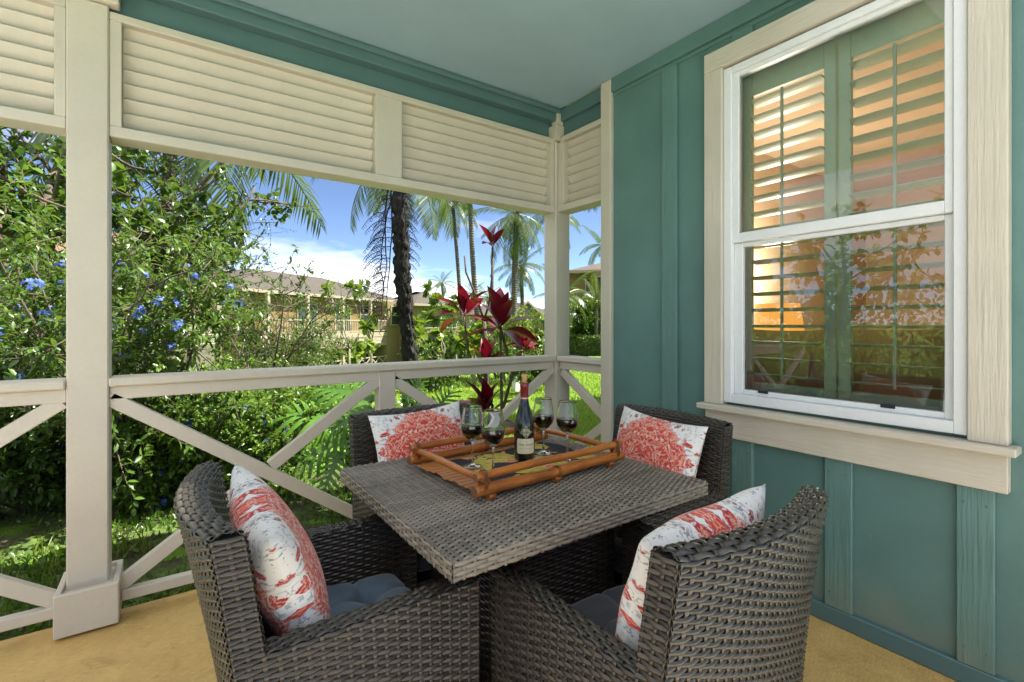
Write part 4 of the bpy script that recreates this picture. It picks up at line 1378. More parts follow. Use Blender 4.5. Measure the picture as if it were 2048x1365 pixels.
# ------------------------------------------------------------------ low plumbago mass beyond the railing
def mound(name, label, cat, xs, height, nleaf, leaf, mat, shape, seed, flowers, depth=1.0):
    """dense leafy mound filling a footprint; xs: list of (x, y, radius, top height)"""
    rng = np.random.default_rng(seed)
    c = np.mean([(a, b) for a, b, _, _ in xs], 0)
    t = thing(name, label, cat, (c[0], c[1], gz(*c)))
    P = []
    for (x, y, r, h) in xs:
        m_ = int(nleaf * r * r / sum(q[2] ** 2 for q in xs))
        d = unit(rng.normal(0, 1, (m_, 3))); d[:, 2] = np.abs(d[:, 2])
        rad = 1 - np.abs(rng.normal(0, .16, m_))
        rad *= 1 + .22 * np.sin(d[:, 0] * 6 + x) * np.sin(d[:, 1] * 7 + y) + .1 * np.sin(d[:, 2] * 15 + d[:, 0] * 9)
        p = d * rad[:, None] * np.array([r, r, h])
        P.append(p + np.array([x, y, gz(x, y)]))
    P = np.concatenate(P); m_ = len(P)
    D = unit(rng.normal(0, 1, (m_, 3)) + np.array([-.15, -.25, .25])); Nn = unit(rng.normal(0, .5, (m_, 3)) + np.array([0, 0, 1]))
    o0 = np.array(origin_of(t))
    add('foliage', leaf_mesh('foliage', P - o0, D, Nn, leaf * rng.uniform(.6, 1.3, m_), shape, rng), M[mat], t)
    mb = MB()
    for (x, y, r, h) in xs:
        for k in range(10):
            a = rng.uniform(0, 6.28)
            q = grow(rng, np.array([x, y, gz(x, y)]) - o0, (np.cos(a) * r, np.sin(a) * r, h), math.hypot(r, h) * .9, 5, .12, .1)
            mb.tube(q, np.linspace(.012, .003, 6), 4, False)
    mb.build('branches', M['twig'], t)
    idx = rng.permutation(m_)
    n_ = 0
    for i in idx:
        if n_ >= flowers: break
        o = add('flower_cluster', FLOWER[i % 3], None, t, tuple(P[i] - o0 + np.array([0, -.03, .04]))); o.rotation_euler = tuple(rng.uniform(-.5, .5, 3)); n_ += 1
    return t

def gp(px, d):
    """ground point below pixel column px at depth d"""
    w_ = W(px, HYP, d); return (w_.x, w_.y, gz(w_.x, w_.y))

mound('plumbago_bush', 'low dense bright green plumbago mass with blue flowers beyond the railing', 'bush',
      [(*gp(330, 6.6)[:2], 1.1, .95), (*gp(440, 6.5)[:2], 1.1, .95), (*gp(560, 6.3)[:2], 1.0, .9), (*gp(640, 6.9)[:2], 1.0, .95), (*gp(240, 6.8)[:2], 1.1, 1.0), (*gp(500, 5.4)[:2], .7, .55)],
      0, 26000, .055, 'leaf_bright', 'oval', 11, 34)

bush('plumbago_bush', 'tall plumbago bush with blue flowers right of the plinth post', 'bush', gp(262, 3.9), 2.2, .62, 11, 9, 9, 15, .058, 'oval', 'leaf_mid', seed=21, flowers=40, group='blue flowering bushes', flower_zone=(.3, .9), trunk_r=.02)
bush('plumbago_bush', 'tall plumbago bush with blue flowers left of the plinth post', 'bush', gp(40, 4.2), 2.5, 1.3, 11, 9, 8, 12, .066, 'oval', 'leaf_mid', seed=22, flowers=34, group='blue flowering bushes', flower_zone=(.2, .75), trunk_r=.02)
bush('plumbago_bush', 'shaded low plumbago bush behind the plinth at floor level', 'bush', gp(70, 3.7), 1.05, .9, 12, 8, 7, 11, .065, 'oval', 'leaf_dark', seed=23, flowers=8, group='blue flowering bushes', trunk_r=.012)
bush('plumbago_bush', 'leafy low bush under the rail with dark bare stems', 'bush', gp(420, 4.5), .95, .85, 13, 9, 8, 13, .050, 'oval', 'leaf_bright', seed=24, flowers=7, group='blue flowering bushes', trunk_r=.016, low=.45)
for i_, (px_, d_, h_, w_, lab_) in enumerate(((330, 4.75, .95, .8, 'dense low shrub filling the brace gap right of the plinth'), (540, 4.9, .85, .8, 'dense low shrub left of the monstera'), (150, 4.9, 1.0, .9, 'dense low shrub directly behind the plinth post'),
        (20, 4.6, 1.0, .8, 'dense low shrub at the left photo edge under the rail'))):
    bush('plumbago_bush', lab_, 'bush', gp(px_, d_), h_, w_, 13, 9, 8, 13, .056, 'oval', 'leaf_bright' if i_ % 2 else 'leaf_mid', seed=80 + i_, flowers=7, group='blue flowering bushes', trunk_r=.012, low=.12)
for i_, (px_, d_, lab_) in enumerate(((345, 3.85, 'small bright shrub with blue flowers nearest the deck beside the left chair'), (480, 4.0, 'small bright shrub with blue flowers between chair and monstera'), (75, 3.95, 'small bright shrub with blue flowers nearest the deck at the left edge'))):
    bush('plumbago_bush', lab_, 'bush', gp(px_, d_), .85, .62, 13, 9, 8, 13, .048, 'oval', 'leaf_bright', seed=180 + i_, flowers=11, group='blue flowering bushes', trunk_r=.011, low=.15)
bush('wispy_shrub', 'wispy small-leaved shrub arching in front of the pale houses', 'shrub', gp(500, 7.0), 2.35, 1.25, 9, 10, 9, 12, .052, 'oval', 'leaf_dark', seed=25, trunk_r=.022, lean=(.06, 0), low=.3, tufty=1.0)
bush('wispy_shrub', 'sparse twiggy sapling rising against the blue sky', 'shrub', gp(440, 8.0), 4.0, .8, 4, 10, 6, 9, .062, 'oval', 'leaf_dark', seed=26, trunk_r=.026, low=.5, tufty=1.0)
bush('leafy_shrub', 'rounded olive green shrub between sapling and balcony', 'shrub', gp(560, 9.0), 1.9, 1.0, 9, 9, 7, 12, .07, 'lance', 'leaf_olive', seed=27, trunk_r=.02)

for i_, (xs_, lab_) in enumerate(((((-2.9, 4.3, .9, 1.2), (-3.9, 4.8, .9, 1.3)), 'leafy plumbago bank beyond the left photo edge, nearer half'),
                                 (((-5.2, 4.6, 1.0, 1.4), (-6.3, 3.9, 1.0, 1.4), (-6.8, 2.2, 1.0, 1.3)), 'leafy plumbago bank beyond the left photo edge, farther half'))):
    mound('plumbago_bush', lab_, 'bush', list(xs_), 0, 5000, .075, 'leaf_bright', 'oval', 70 + i_, 10)
mound('garden_hedge', 'loose leafy hedge closing the patio side, seen only in the window', 'hedge', [(-9.6, y_, 1.5, 2.3 + .3 * math.sin(y_)) for y_ in (-2, 0, 2, 4, 6, 8, 10, 12, 14)], 0, 12000, .17, 'leaf_mid', 'oval', 75, 0)
# ------------------------------------------------------------------ broadleaf tree at the left
def tree(name, label, base, H, forks, spread, leaf, nper, mat, bark_, seed, tr, fork_at=.35, shape='broad', cat='tree', group=None, lean=(0, 0), n2=7, n3=7):
    rng = np.random.default_rng(seed)
    t = thing(name, label, cat, base, 0, group)
    mb = MB(); LP = []; LD = []; LN = []
    T0 = grow(rng, (0, 0, -.05), (lean[0], lean[1], 1), H * fork_at, 6, .05, .1)
    mb.tube(T0, np.linspace(tr, tr * .8, 7), 12)
    cr = MB()
    for f in range(forks):
        a = 2 * np.pi * f / forks + rng.uniform(-.4, .4)
        P1 = grow(rng, T0[-1], (np.cos(a) * .75, np.sin(a) * .75, 1), H * (1 - fork_at) * rng.uniform(.8, 1.1), 9, .13, .05)
        mb.tube(P1, np.linspace(tr * .6, tr * .1, 10), 8)
        for j in range(n2):
            k = rng.uniform(.25, 1) * 9; i0 = min(8, int(k)); p = P1[i0]
            P2 = grow(rng, p, unit(rng.normal(0, 1, 3) + np.array([np.cos(a), np.sin(a), .2])), spread * rng.uniform(.4, .9), 6, .16, .05)
            mb.tube(P2, np.linspace(tr * .16, tr * .05, 7), 5, False)
            for q in range(n3):
                k2 = rng.uniform(.2, 1) * 6; i2 = min(5, int(k2))
                P3 = grow(rng, P2[i2], unit(rng.normal(0, 1, 3)), spread * rng.uniform(.12, .3), 4, .15, -.1)
                cr.tube(P3, [tr * .04] * 5, 3, False)
                kk = rng.uniform(.2, 1.0, nper) * 4; ii = np.minimum(3, kk.astype(int))
                LP.append(P3[ii] + (P3[ii + 1] - P3[ii]) * (kk - ii)[:, None])
                LD.append(unit(unit(P3[ii + 1] - P3[ii]) * .7 + unit(rng.normal(0, 1, (nper, 3))) + np.array([0, 0, -.25]))); LN.append(unit(rng.normal(0, .45, (nper, 3)) + np.array([0, 0, 1.0])))
    mb.build('trunk', M[bark_], t)
    cr.build('twigs', M['twig'], t)['kind'] = 'stuff'
    P = np.concatenate(LP)
    add('crown', leaf_mesh('crown', P, np.concatenate(LD), np.concatenate(LN), leaf * rng.uniform(.6, 1.25, len(P)), shape, rng), M[mat], t)
    return t
tree('broadleaf_tree', 'thick forked broadleaf tree filling the view left of the plinth post', gp(60, 5.9), 4.6, 5, 1.7, .125, 12, 'leaf_mid', 'bark', 31, .19, .44, n2=9, n3=7)
tree('broadleaf_tree', 'broad dark leafy tree at the upper left behind the palm trunk', gp(250, 7.4), 5.0, 5, 1.6, .12, 11, 'leaf_dark', 'bark', 32, .12, .45, n2=8, n3=7)
for i_, (x_, y_, h_) in enumerate(((-7.0, 4.6, 4.2), (-8.2, 7.6, 4.8), (-7.4, 1.6, 3.9), (-6.2, 10.5, 4.6))):
    tree('garden_tree', ['leafy tree at the patio side mirrored in the window, nearest the bed', 'leafy tree at the patio side mirrored in the window, tallest', 'leafy tree at the patio side mirrored in the window, lowest', 'leafy tree at the patio side mirrored in the window, farthest'][i_],
         (x_, y_, gz(x_, y_)), h_, 5, 1.6, .16, 10, 'leaf_bright', 'bark', 60 + i_, .12, .3, n2=7, n3=6, group='trees beyond the patio side')
tree('broadleaf_tree', 'yellow-green leafy tree partly hidden by the tall plumbago', gp(360, 10.5), 4.6, 4, 1.6, .11, 11, 'leaf_bright', 'bark', 33, .11, .4, n2=7, n3=6)

# ------------------------------------------------------------------ palms
def frond_mesh(seed, L=2.6, droop=1.0, leafn=46, width=.62, hang=.6):
    rng = np.random.default_rng(seed)
    k = np.linspace(0, 1, 25)
    ang = -droop * k ** 1.3                       # bends down along its length
    st = L / 24
    pts = np.zeros((25, 3)); 
    for i in range(1, 25):
        pts[i] = pts[i - 1] + st * np.array([np.cos(ang[i]), 0, np.sin(ang[i])])
    V = []; F = []; T = []
    mb = MB().tube(pts, np.linspace(.028, .004, 25) * L / 2.6, 5, False)
    V = [np.array(v) for v in mb.V]; F = list(mb.F); T = [.75] * len(V)
    for side in (-1, 1):
        for q in range(leafn):
            kk = .10 + .90 * (q + rng.uniform(0, .6)) / leafn; kk = min(kk, 1.0)
            x = kk * 24; i = min(23, int(x)); p = pts[i] + (pts[i + 1] - pts[i]) * (x - i)
            tg = unit(pts[i + 1] - pts[i])
            ll = width * L / 2.6 * (np.sin(np.pi * (.12 + .80 * kk)) ** .8) * rng.uniform(.85, 1.1)
            d = unit(tg * (.35 + .7 * kk) + np.array([0, side, 0]) * 1.0 + np.array([0, 0, -.25]) + rng.normal(0, .05, 3))
            w_ = .0155 * L / 2.6
            nn = unit(np.cross(d, tg))
            wv = unit(np.cross(nn, d)) * w_
            p1 = p + d * ll * .5 + np.array([0, 0, -hang * ll * .18]); p2 = p + d * ll * .92 + np.array([0, 0, -hang * ll * .62])
            b0 = len(V); V += [p - wv * .5, p + wv * .5, p1 - wv, p1 + wv, p2]; F += [(b0, b0 + 1, b0 + 3, b0 + 2), (b0 + 2, b0 + 3, b0 + 4)]
            T += [rng.random() ** 1.3] * 5
    me = np_mesh('frond', np.array(V), F, False, tint=T); me.materials.append(M['leaf_palm'])
    return me
FRONDS = [frond_mesh(s, droop=d, hang=h) for s, d, h in ((1, .75, .5), (2, 1.0, .6), (3, 1.3, .8), (4, .6, .5))]
def palm(label, base, top, r, nfr, L, seed, group='coconut palms', elev=(65, -42), nuts=0, roll=0.0, name='palm_tree', keep=None):
    rng = np.random.default_rng(seed)
    base = Vector(base); top = Vector(top)
    t = thing(name, label, 'palm', tuple(base), 0, group)
    n_ = 14; pts = []
    bow = Vector((rng.uniform(-.3, .3), rng.uniform(-.3, .3), 0)) * (top - base).length * .06
    for i in range(n_ + 1):
        k = i / n_; pts.append((top - base) * k + bow * math.sin(math.pi * k) + Vector((0, 0, -.1 if i == 0 else 0)))
    MB().tube(pts, [r * (1.35 if i == 0 else 1.08 - .25 * i / n_) for i in range(n_ + 1)], 12).build('trunk', M['palm_bark'], t)
    for f in range(nfr):
        k = f / max(1, nfr - 1)
        az = f * 2.39996 + seed + roll
        el = R(elev[0] + (elev[1] - elev[0]) * k + rng.uniform(-6, 6))
        if keep is not None and not keep(az % (2 * math.pi), el): continue
        o = add('frond', FRONDS[(0, 1, 2, 1)[f % 4] if el < R(35) else 3], None, t, tuple(top - base))
        o.rotation_euler = (rng.uniform(-.25, .25), -el, az); s_ = L / 2.6 * rng.uniform(.85, 1.1); o.scale = (s_, s_, s_)
    if nuts:
        for k in range(nuts):
            a = 2.4 * k; c = top - base + Vector((.22 * math.cos(a), .22 * math.sin(a), -.18 - .06 * (k % 3)))
            MB().lathe([(0, -.13), (.07, -.10), (.10, 0), (.07, .09), (0, .12)], 10, tuple(c)).build('coconut', plain('orange_coconut', (.35, .17, .05), .6), t)
    return t
def P3(px, py, d): return W(px, py, d)
palm('tall palm whose brown trunk rises among the leafy trees at left', gp(345, 9.0), P3(352, 120, 9.4), .13, 18, 4.0, 3, elev=(60, -60))
palm('slim palm with arching crown, left one of the two thin trunks', gp(930, 27), P3(905, 402, 26), .11, 17, 2.3, 5)
palm('slim palm whose crown is hidden by the louvres, right of the two thin trunks', gp(968, 24), P3(938, 330, 23), .13, 15, 2.4, 8)
palm('lush palm with a thick drooping crown beside the corner post', gp(1030, 26), P3(1034, 428, 25.5), .17, 20, 2.9, 11, elev=(70, -58))
palm('palm with orange coconuts left of the corner post', gp(1048, 33), P3(1042, 532, 33), .15, 18, 2.2, 13, nuts=7, elev=(60, -52))
palm('palm mostly hidden by the corner post', gp(1105, 30), P3(1100, 425, 30), .16, 17, 2.6, 17)
palm('palm crown showing behind the brown roofed house', gp(1212, 48), P3(1205, 490, 48), .22, 16, 2.8, 19)
palm('tall palm above the louvres dropping a few fronds beside the charred trunk', gp(818, 15.5), P3(800, 290, 15.0), .13, 18, 3.3, 23)
palm('tall palm out of frame with a frond tip hanging over the brown roof', gp(1230, 21), P3(1215, 300, 21), .2, 15, 3.2, 29)
palm('small distant palm above the grey ridge', gp(885, 70), P3(884, 566, 70), .22, 14, 2.3, 31, group='distant palms')
palm('small distant palm between the two thin trunks', gp(942, 74), P3(944, 588, 74), .22, 14, 2.8, 37, group='distant palms')
palm('small distant palm right of the thin trunks', gp(972, 78), P3(975, 594, 78), .22, 14, 2.6, 41, group='distant palms')

# ------------------------------------------------------------------ charred tree fern with dead fronds
cb = gp(826, 6.4); top = W(796, 330, 6.2)
cf = thing('dead_tree_fern', 'charred black tree trunk hung with dead lacy fronds', 'tree', cb)
rng = np.random.default_rng(77)
pts = []; rad = []
for i in range(29):
    k = i / 28
    p = Vector(cb).lerp(top, k) - Vector(cb)
    p.x += .035 * math.sin(k * 7) + rng.normal(0, .006); p.y += .03 * math.sin(k * 5 + 1)
    pts.append(p); rad.append(.104 - .018 * k + .008 * math.sin(k * 11) + rng.normal(0, .007))
o = MB().tube(pts, rad, 18).build('trunk', M['charred'], cf)
bm = bmesh.new(); bm.from_mesh(o.data)
bmesh.ops.subdivide_edges(bm, edges=bm.edges[:], cuts=2, use_grid_fill=True)
for v in bm.verts:
    v.co += Vector(rng.normal(0, .008, 3)) + v.normal * .012 * math.sin(v.co.z * 47 + math.atan2(v.co.y, v.co.x) * 5)
bm.to_mesh(o.data); bm.free()
def dead_frond(seed, out, length, az, reach):
    """withered frond: a hanging stalk with tiers of side branches, each a comb of curled pinnules"""
    rg = np.random.default_rng(seed)
    mb = MB()
    n_ = 16; path = []
    for i in range(n_ + 1):
        q = i / n_
        rr = .06 + out * math.sin(min(1, q * 2.2) * math.pi / 2) + .03 * math.sin(q * 7 + seed)
        path.append(Vector((rr * math.cos(az), rr * math.sin(az), -length * q)) + Vector(rg.normal(0, .006, 3)))
    mb.tube(path, np.linspace(.012, .005, n_ + 1), 5, False)
    for i in range(2, n_ + 1):
        ba = az + rg.uniform(-.55, .55); ln = reach * (.55 + .45 * math.sin(math.pi * i / n_)) * rg.uniform(.75, 1.15)
        br = []
        for j in range(9):
            q = j / 8
            br.append(path[i] + Vector((math.cos(ba) * ln * q, math.sin(ba) * ln * q, ln * (.28 * q - .95 * q * q) + rg.normal(0, .003))))
        mb.tube(br, np.linspace(.0055, .0028, 9), 4, False)
        m2 = max(5, int(ln / .020))
        for j in range(m2):
            x = (j + .6) / m2 * 8; k = min(7, int(x)); c = br[k].lerp(br[k + 1], x - k)
            h = .062 * rg.uniform(.7, 1.25) * (1 - .35 * j / m2); tw = rg.uniform(-.5, .5)
            dx = Vector((math.cos(ba + tw), math.sin(ba + tw), 0)) * .016
            mb.tube([c, c + Vector((0, 0, -h * .45)) + dx, c + Vector((0, 0, -h * .9)) + dx * .4, c + Vector((0, 0, -h)) - dx * .8], .0030, 3, False)
    o = mb.build('dead_frond', M['charred'], cf)
    o.location = top - Vector(cb) + Vector((0, 0, rg.uniform(-.30, -.05)))
vl = math.atan2(-(-SY), -(CY))
lf = math.atan2(SY, -CY)          # azimuth that points to image left
rt = lf + math.pi
for s_, out, ln, az, rc in ((1, .12, 1.75, lf, .30), (2, .05, 2.0, lf + .5, .22), (3, .16, 1.45, lf - .35, .24), (4, .03, 1.7, rt + .1, .16), (5, .05, 1.5, rt - .6, .18), (6, .02, 1.25, rt + .6, .15)):
    dead_frond(s_, out, ln, az, rc)

# ------------------------------------------------------------------ ti plants
def ti_leaf():
    n_ = 9; V = []; F = []
    for i in range(n_):
        k = i / (n_ - 1)
        w_ = .165 * math.sin(math.pi * min(1, max(0, (k - .16) / .84)) ** .85) ** .9 if k > .16 else .012
        if i == n_ - 1: w_ = .002
        z = .10 * math.sin(k * 2.2) - .20 * k * k
        V += [(k, -w_, z + w_ * .35), (k, 0, z), (k, w_, z + w_ * .35)]
    for i in range(n_ - 1):
        a = i * 3
        F += [(a, a + 3, a + 4, a + 1), (a + 1, a + 4, a + 5, a + 2)]
    me = np_mesh('leaf', V, F, True, tint=[.3 + .7 * (i // 3) / n_ for i in range(len(V))])
    me.materials.append(M['leaf_red']); return me
TI = ti_leaf()
def ti_plant(label, base, heads, seed):
    rng = np.random.default_rng(seed)
    t = thing('ti_plant', label, 'ti plant', base, 0, 'red ti plants behind the railing')
    b = Vector(base)
    for (p, L, nl, spread) in heads:
        p = Vector(p) - b
        mid = p * .5 + Vector((rng.normal(0, .05), rng.normal(0, .05), 0))
        pth = [Vector((0, 0, -.03)), p * .25 + Vector((rng.normal(0, .03), 0, 0)), mid, p * .8, p]
        MB().tube(pth, [.016, .014, .013, .011, .009], 7).build('stem', M['twig'], t)
        for k in range(nl):
            o = add('leaf', TI, None, t, tuple(p))
            el = R(82 - (82 + spread) * (k / max(1, nl - 1)) ** 1.4 + rng.uniform(-8, 8))
            o.rotation_euler = (rng.uniform(-.5, .5), -el, k * 2.39996 + seed)
            s_ = L * rng.uniform(.8, 1.12); o.scale = (s_, s_ * rng.uniform(.9, 1.2), s_)
    return t
ti_plant('red ti plant with one crimson tuft left of the forked stem', gp(968, 4.05), [(W(928, 634, 4.05), .30, 11, 25)], 3)
ti_plant('red ti plant with the largest crimson tuft next to the corner post', gp(1005, 3.85), [(W(1001, 660, 3.85), .34, 14, 30)], 5)
ti_plant('red ti plant low down with tufts at rail height and below', gp(975, 3.95), [(W(972, 835, 3.95), .36, 13, 20), (W(972, 742, 4.1), .32, 9, 10)], 8)
tall = ti_plant('thin ti stem with one small red tuft against the sky', gp(985, 3.9), [(W(985, 495, 3.95), .19, 5, -5)], 13)
ti_plant('distant dark red ti plant beside the corner post', gp(1052, 13), [(W(1052, 700, 13), .55, 12, 20), (W(1046, 690, 13.2), .5, 10, 20)], 21)
ti_plant('distant red ti plant in front of the pale balcony house', gp(520, 14), [(W(512, 695, 14), .6, 12, 25), (W(545, 700, 14), .6, 10, 25)], 23)
fk = thing('bare_sapling', 'bare forked grey stem between the red ti plants', 'sapling', gp(976, 4.2))
b = Vector(gp(976, 4.2))
for path, r0 in (([b, W(972, 700, 4.2), W(968, 640, 4.2)], .028), ([W(968, 642, 4.2), W(955, 600, 4.22), W(932, 545, 4.25), W(929, 512, 4.25)], .012), ([W(968, 640, 4.2), W(978, 610, 4.18), W(983, 560, 4.15), W(985, 500, 4.1)], .010)):
    MB().tube([p - b for p in path], np.linspace(r0, r0 * .6, len(path)), 7).build('stem', M['twig'], fk)

# ------------------------------------------------------------------ monstera
def monstera_leaf(seed):
    rng = np.random.default_rng(seed)
    V = [(0, 0, 0)]; F = []; T = [.6]
    L = 1.0
    nl = 8
    def rim(k): return .10 + .46 * math.sin(math.pi * (.10 + .82 * k) ** .8) ** .8
    for side in (-1, 1):
        for i in range(nl):
            k0 = i / nl; k1 = (i + .70 + rng.uniform(-.05, .1)) / nl
            x0, x1 = -.12 + 1.0 * k0, -.12 + 1.0 * k1
            w0, w1 = rim(k0) * (1.0), rim(k1) * .98
            sweep = .10 + .25 * k0
            c0, c1 = max(0, x0), max(0, x1)
            rows = 5; b0 = len(V)
            for r_ in range(rows):
                f = r_ / (rows - 1)
                nar = 1 - .35 * f ** 2
                xm = ((x0 + x1) / 2) * f + ((c0 + c1) / 2) * (1 - f) + sweep * f
                hw = ((x1 - x0) / 2 * f + max(.03, (c1 - c0) / 2) * (1 - f)) * nar
                wy = ((w0 + w1) / 2) * f
                z = .06 * math.sin(f * 2.2) - .16 * f * f - .10 * (k0 - .4) ** 2 * 2
                V += [(xm - hw, side * (wy * .96 + .004), z), (xm + hw, side * (wy + .004), z)]; T += [.25 + .6 * f] * 2
            for r_ in range(rows - 1):
                a = b0 + 2 * r_
                q = (a, a + 1, a + 3, a + 2)
                F.append(q if side > 0 else q[::-1])
    b0 = len(V)                                   # midrib strip closing the blade
    for i in range(9):
        k = i / 8; x = -.02 + .92 * k
        V += [(x, -.075 * (1 - k) - .02, .004 - .10 * (k - .4) ** 2 * 2 + .004), (x, .075 * (1 - k) + .02, .004 - .10 * (k - .4) ** 2 * 2 + .004)]; T += [.4, .4]
    F += [(b0 + 2 * i, b0 + 2 * i + 2, b0 + 2 * i + 3, b0 + 2 * i + 1) for i in range(8)]
    me = np_mesh('leaf', V, F, True, tint=T); me.materials.append(M['leaf_monstera']); return me
MON = [monstera_leaf(s) for s in range(3)]
def monstera(label, base, leaves, seed):
    rng = np.random.default_rng(seed)
    t = thing('monstera', label, 'monstera', base, 0, 'split-leaf plants under the railing'); b = Vector(base)
    MB().tube([(0, 0, -.03), (.02, .01, .15), (.0, .03, .34)], [.05, .045, .035], 9).build('stem', M['bark'], t)
    MB().tube([(.12, .05, -.03), (.14, .03, .12), (.10, .03, .30)], [.045, .04, .03], 9).build('stem', M['bark'], t)
    for (p, q) in leaves:
        p, q = W(*p), W(*q)
        x = (q - p); L = x.length; x.normalize()
        z = Vector((-SY, -CY, 0)) * .75 + Vector((0, 0, .75)) + Vector(rng.normal(0, .15, 3)); z = (z - x * z.dot(x)).normalized(); y = z.cross(x)
        pl = p - b
        MB().tube([Vector((.02, .02, .25)), pl * .5 + Vector((0, 0, .16)), pl], [.011, .009, .007], 6).build('leaf_stalk', M['leaf_mid'], t)
        o = add('leaf', MON[rng.integers(3)], None, t)
        m4 = Matrix((x, y, z)).transposed().to_4x4(); m4.translation = pl
        o.matrix_local = m4 @ Matrix.Diagonal((L, L * .85, L, 1))
    return t
monstera('big split-leaf monstera left of the rail mid post', gp(700, 4.0), [
    ((690, 845, 3.95), (562, 820, 3.8)), ((742, 800, 3.95), (628, 768, 4.1)), ((742, 815, 3.8), (650, 865, 3.6)), ((690, 880, 3.8), (585, 925, 3.7)),
    ((680, 905, 3.7), (640, 995, 3.5)), ((735, 835, 3.75), (695, 915, 3.5)), ((760, 795, 4.0), (730, 745, 4.3)), ((720, 880, 3.7), (752, 950, 3.5))], 1)
monstera('glossy split-leaf monstera right of the rail mid post', gp(850, 3.95), [
    ((815, 800, 4.0), (842, 752, 4.1)), ((850, 840, 3.8), (795, 795, 3.8)), ((870, 850, 3.8), (958, 815, 3.75)), ((865, 830, 3.8), (905, 778, 3.9)), ((880, 870, 3.75), (952, 880, 3.7)), ((850, 860, 3.7), (828, 935, 3.5))], 2)

# ------------------------------------------------------------------ sparse plumeria and papaya style trees before the houses
def tufted(label, base, heads, seed, mat='leaf_lime', L=.42, nl=11, name='plumeria_tree', bark_='pale_bark', r0=.07, group='plumeria trees before the houses'):
    rng = np.random.default_rng(seed)
    t = thing(name, label, 'tree', base, 0, group); b = Vector(base)
    mb = MB(); LP = []; LD = []; LN = []
    fork = Vector((rng.normal(0, .15), rng.normal(0, .15), (Vector(heads[0]).z - b.z) * .42))
    mb.tube([Vector((0, 0, -.05)), fork * .5 + Vector((rng.normal(0, .05), 0, 0)), fork], [r0, r0 * .85, r0 * .75], 9)
    for h in heads:
        h = Vector(h) - b
        m_ = fork.lerp(h, .5) + Vector(rng.normal(0, .12, 3))
        mb.tube([fork, m_, h], [r0 * .5, r0 * .38, r0 * .26], 7)
        for q in range(2):
            hh = h + Vector(rng.normal(0, .16, 3)); mb.tube([m_.lerp(h, .6), hh], [r0 * .24, r0 * .18], 5)
            d = unit(rng.normal(0, 1, (nl, 3)) + np.array([0, 0, .45])); LP.append(np.repeat(np.array(hh)[None], nl, 0)); LD.append(d); LN.append(unit(rng.normal(0, .3, (nl, 3)) + np.array([0, 0, 1])))
        d = unit(rng.normal(0, 1, (nl, 3)) + np.array([0, 0, .5])); LP.append(np.repeat(np.array(h)[None], nl, 0)); LD.append(d); LN.append(unit(rng.normal(0, .3, (nl, 3)) + np.array([0, 0, 1])))
    mb.build('trunk', M[bark_], t)
    P = np.concatenate(LP)
    add('crown', leaf_mesh('crown', P, np.concatenate(LD), np.concatenate(LN), L * rng.uniform(.6, 1.15, len(P)), 'broad', rng), M[mat], t)
    return t
tufted('bare-limbed plumeria in front of the balcony, left of the charred trunk', gp(742, 22), [P3(705, 578, 21.5), P3(745, 640, 22), P3(735, 655, 21), P3(722, 572, 22.4)], 1)
tufted('small plumeria at the foot of the balcony house', gp(722, 20), [P3(720, 702, 20), P3(735, 690, 20.5), P3(710, 712, 19.6)], 2)
tufted('plumeria right of the charred trunk', gp(862, 18), [P3(848, 648, 18), P3(872, 640, 18.5), P3(838, 672, 17.6), P3(880, 672, 18), P3(858, 690, 18), P3(862, 700, 18.3)], 3)
tufted('tall plumeria under the slim palms', gp(890, 24), [P3(868, 600, 24), P3(898, 612, 24), P3(852, 578, 24.6), P3(905, 640, 24), P3(880, 625, 23)], 4)
tufted('plumeria behind the red ti plants', gp(948, 17), [P3(935, 672, 17), P3(955, 690, 17.3), P3(920, 690, 16.8), P3(962, 660, 17.5), P3(940, 705, 17)], 5)
tufted('plumeria beyond the forked bare stem', gp(1012, 19), [P3(1000, 680, 19), P3(1025, 672, 19.4), P3(1015, 695, 18.8), P3(1035, 690, 19)], 6)
tufted('thin leaning sapling in front of the white balusters', gp(700, 17), [P3(662, 590, 17.5), P3(655, 575, 17.2)], 7, L=.28, nl=7, r0=.04)
bush('feathery_shrub', 'feathery lime green shrub beside the balcony house', 'shrub', gp(640, 13), 2.6, 1.1, 8, 8, 7, 16, .075, 'lance', 'leaf_lime', seed=51, trunk_r=.02)
bush('garden_shrub', 'bright leafy shrub at the foot of the slim palms', 'shrub', gp(905, 20), 2.6, 1.9, 9, 8, 7, 13, .15, 'oval', 'leaf_bright', seed=52, trunk_r=.03, group='shrubs before the far houses')
bush('garden_shrub', 'mixed green shrub under the lush palm', 'shrub', gp(1000, 22), 2.9, 2.0, 9, 8, 7, 13, .16, 'lance', 'leaf_mid', seed=53, trunk_r=.03, group='shrubs before the far houses')
bush('garden_shrub', 'golden green areca clump next to the corner post', 'shrub', gp(1072, 18), 2.7, 1.2, 10, 8, 7, 14, .17, 'lance', 'leaf_lime', seed=54, trunk_r=.025, group='shrubs before the far houses')
bush('garden_shrub', 'dark shrub low behind the rail near the corner post', 'shrub', gp(1060, 14), 1.6, 1.2, 9, 8, 7, 13, .10, 'oval', 'leaf_mid', seed=55, trunk_r=.025, group='shrubs before the far houses')
bush('garden_shrub', 'leafy shrub hiding the lower floor right of the charred trunk', 'shrub', gp(868, 15), 1.5, 1.5, 9, 8, 7, 13, .10, 'oval', 'leaf_bright', seed=56, trunk_r=.025, group='shrubs before the far houses')
bush('garden_shrub', 'round bright shrub above the clipped hedge', 'shrub', gp(1172, 33), 3.9, 1.7, 10, 9, 8, 15, .22, 'oval', 'leaf_bright', seed=57, trunk_r=.03, group='shrubs before the far houses')
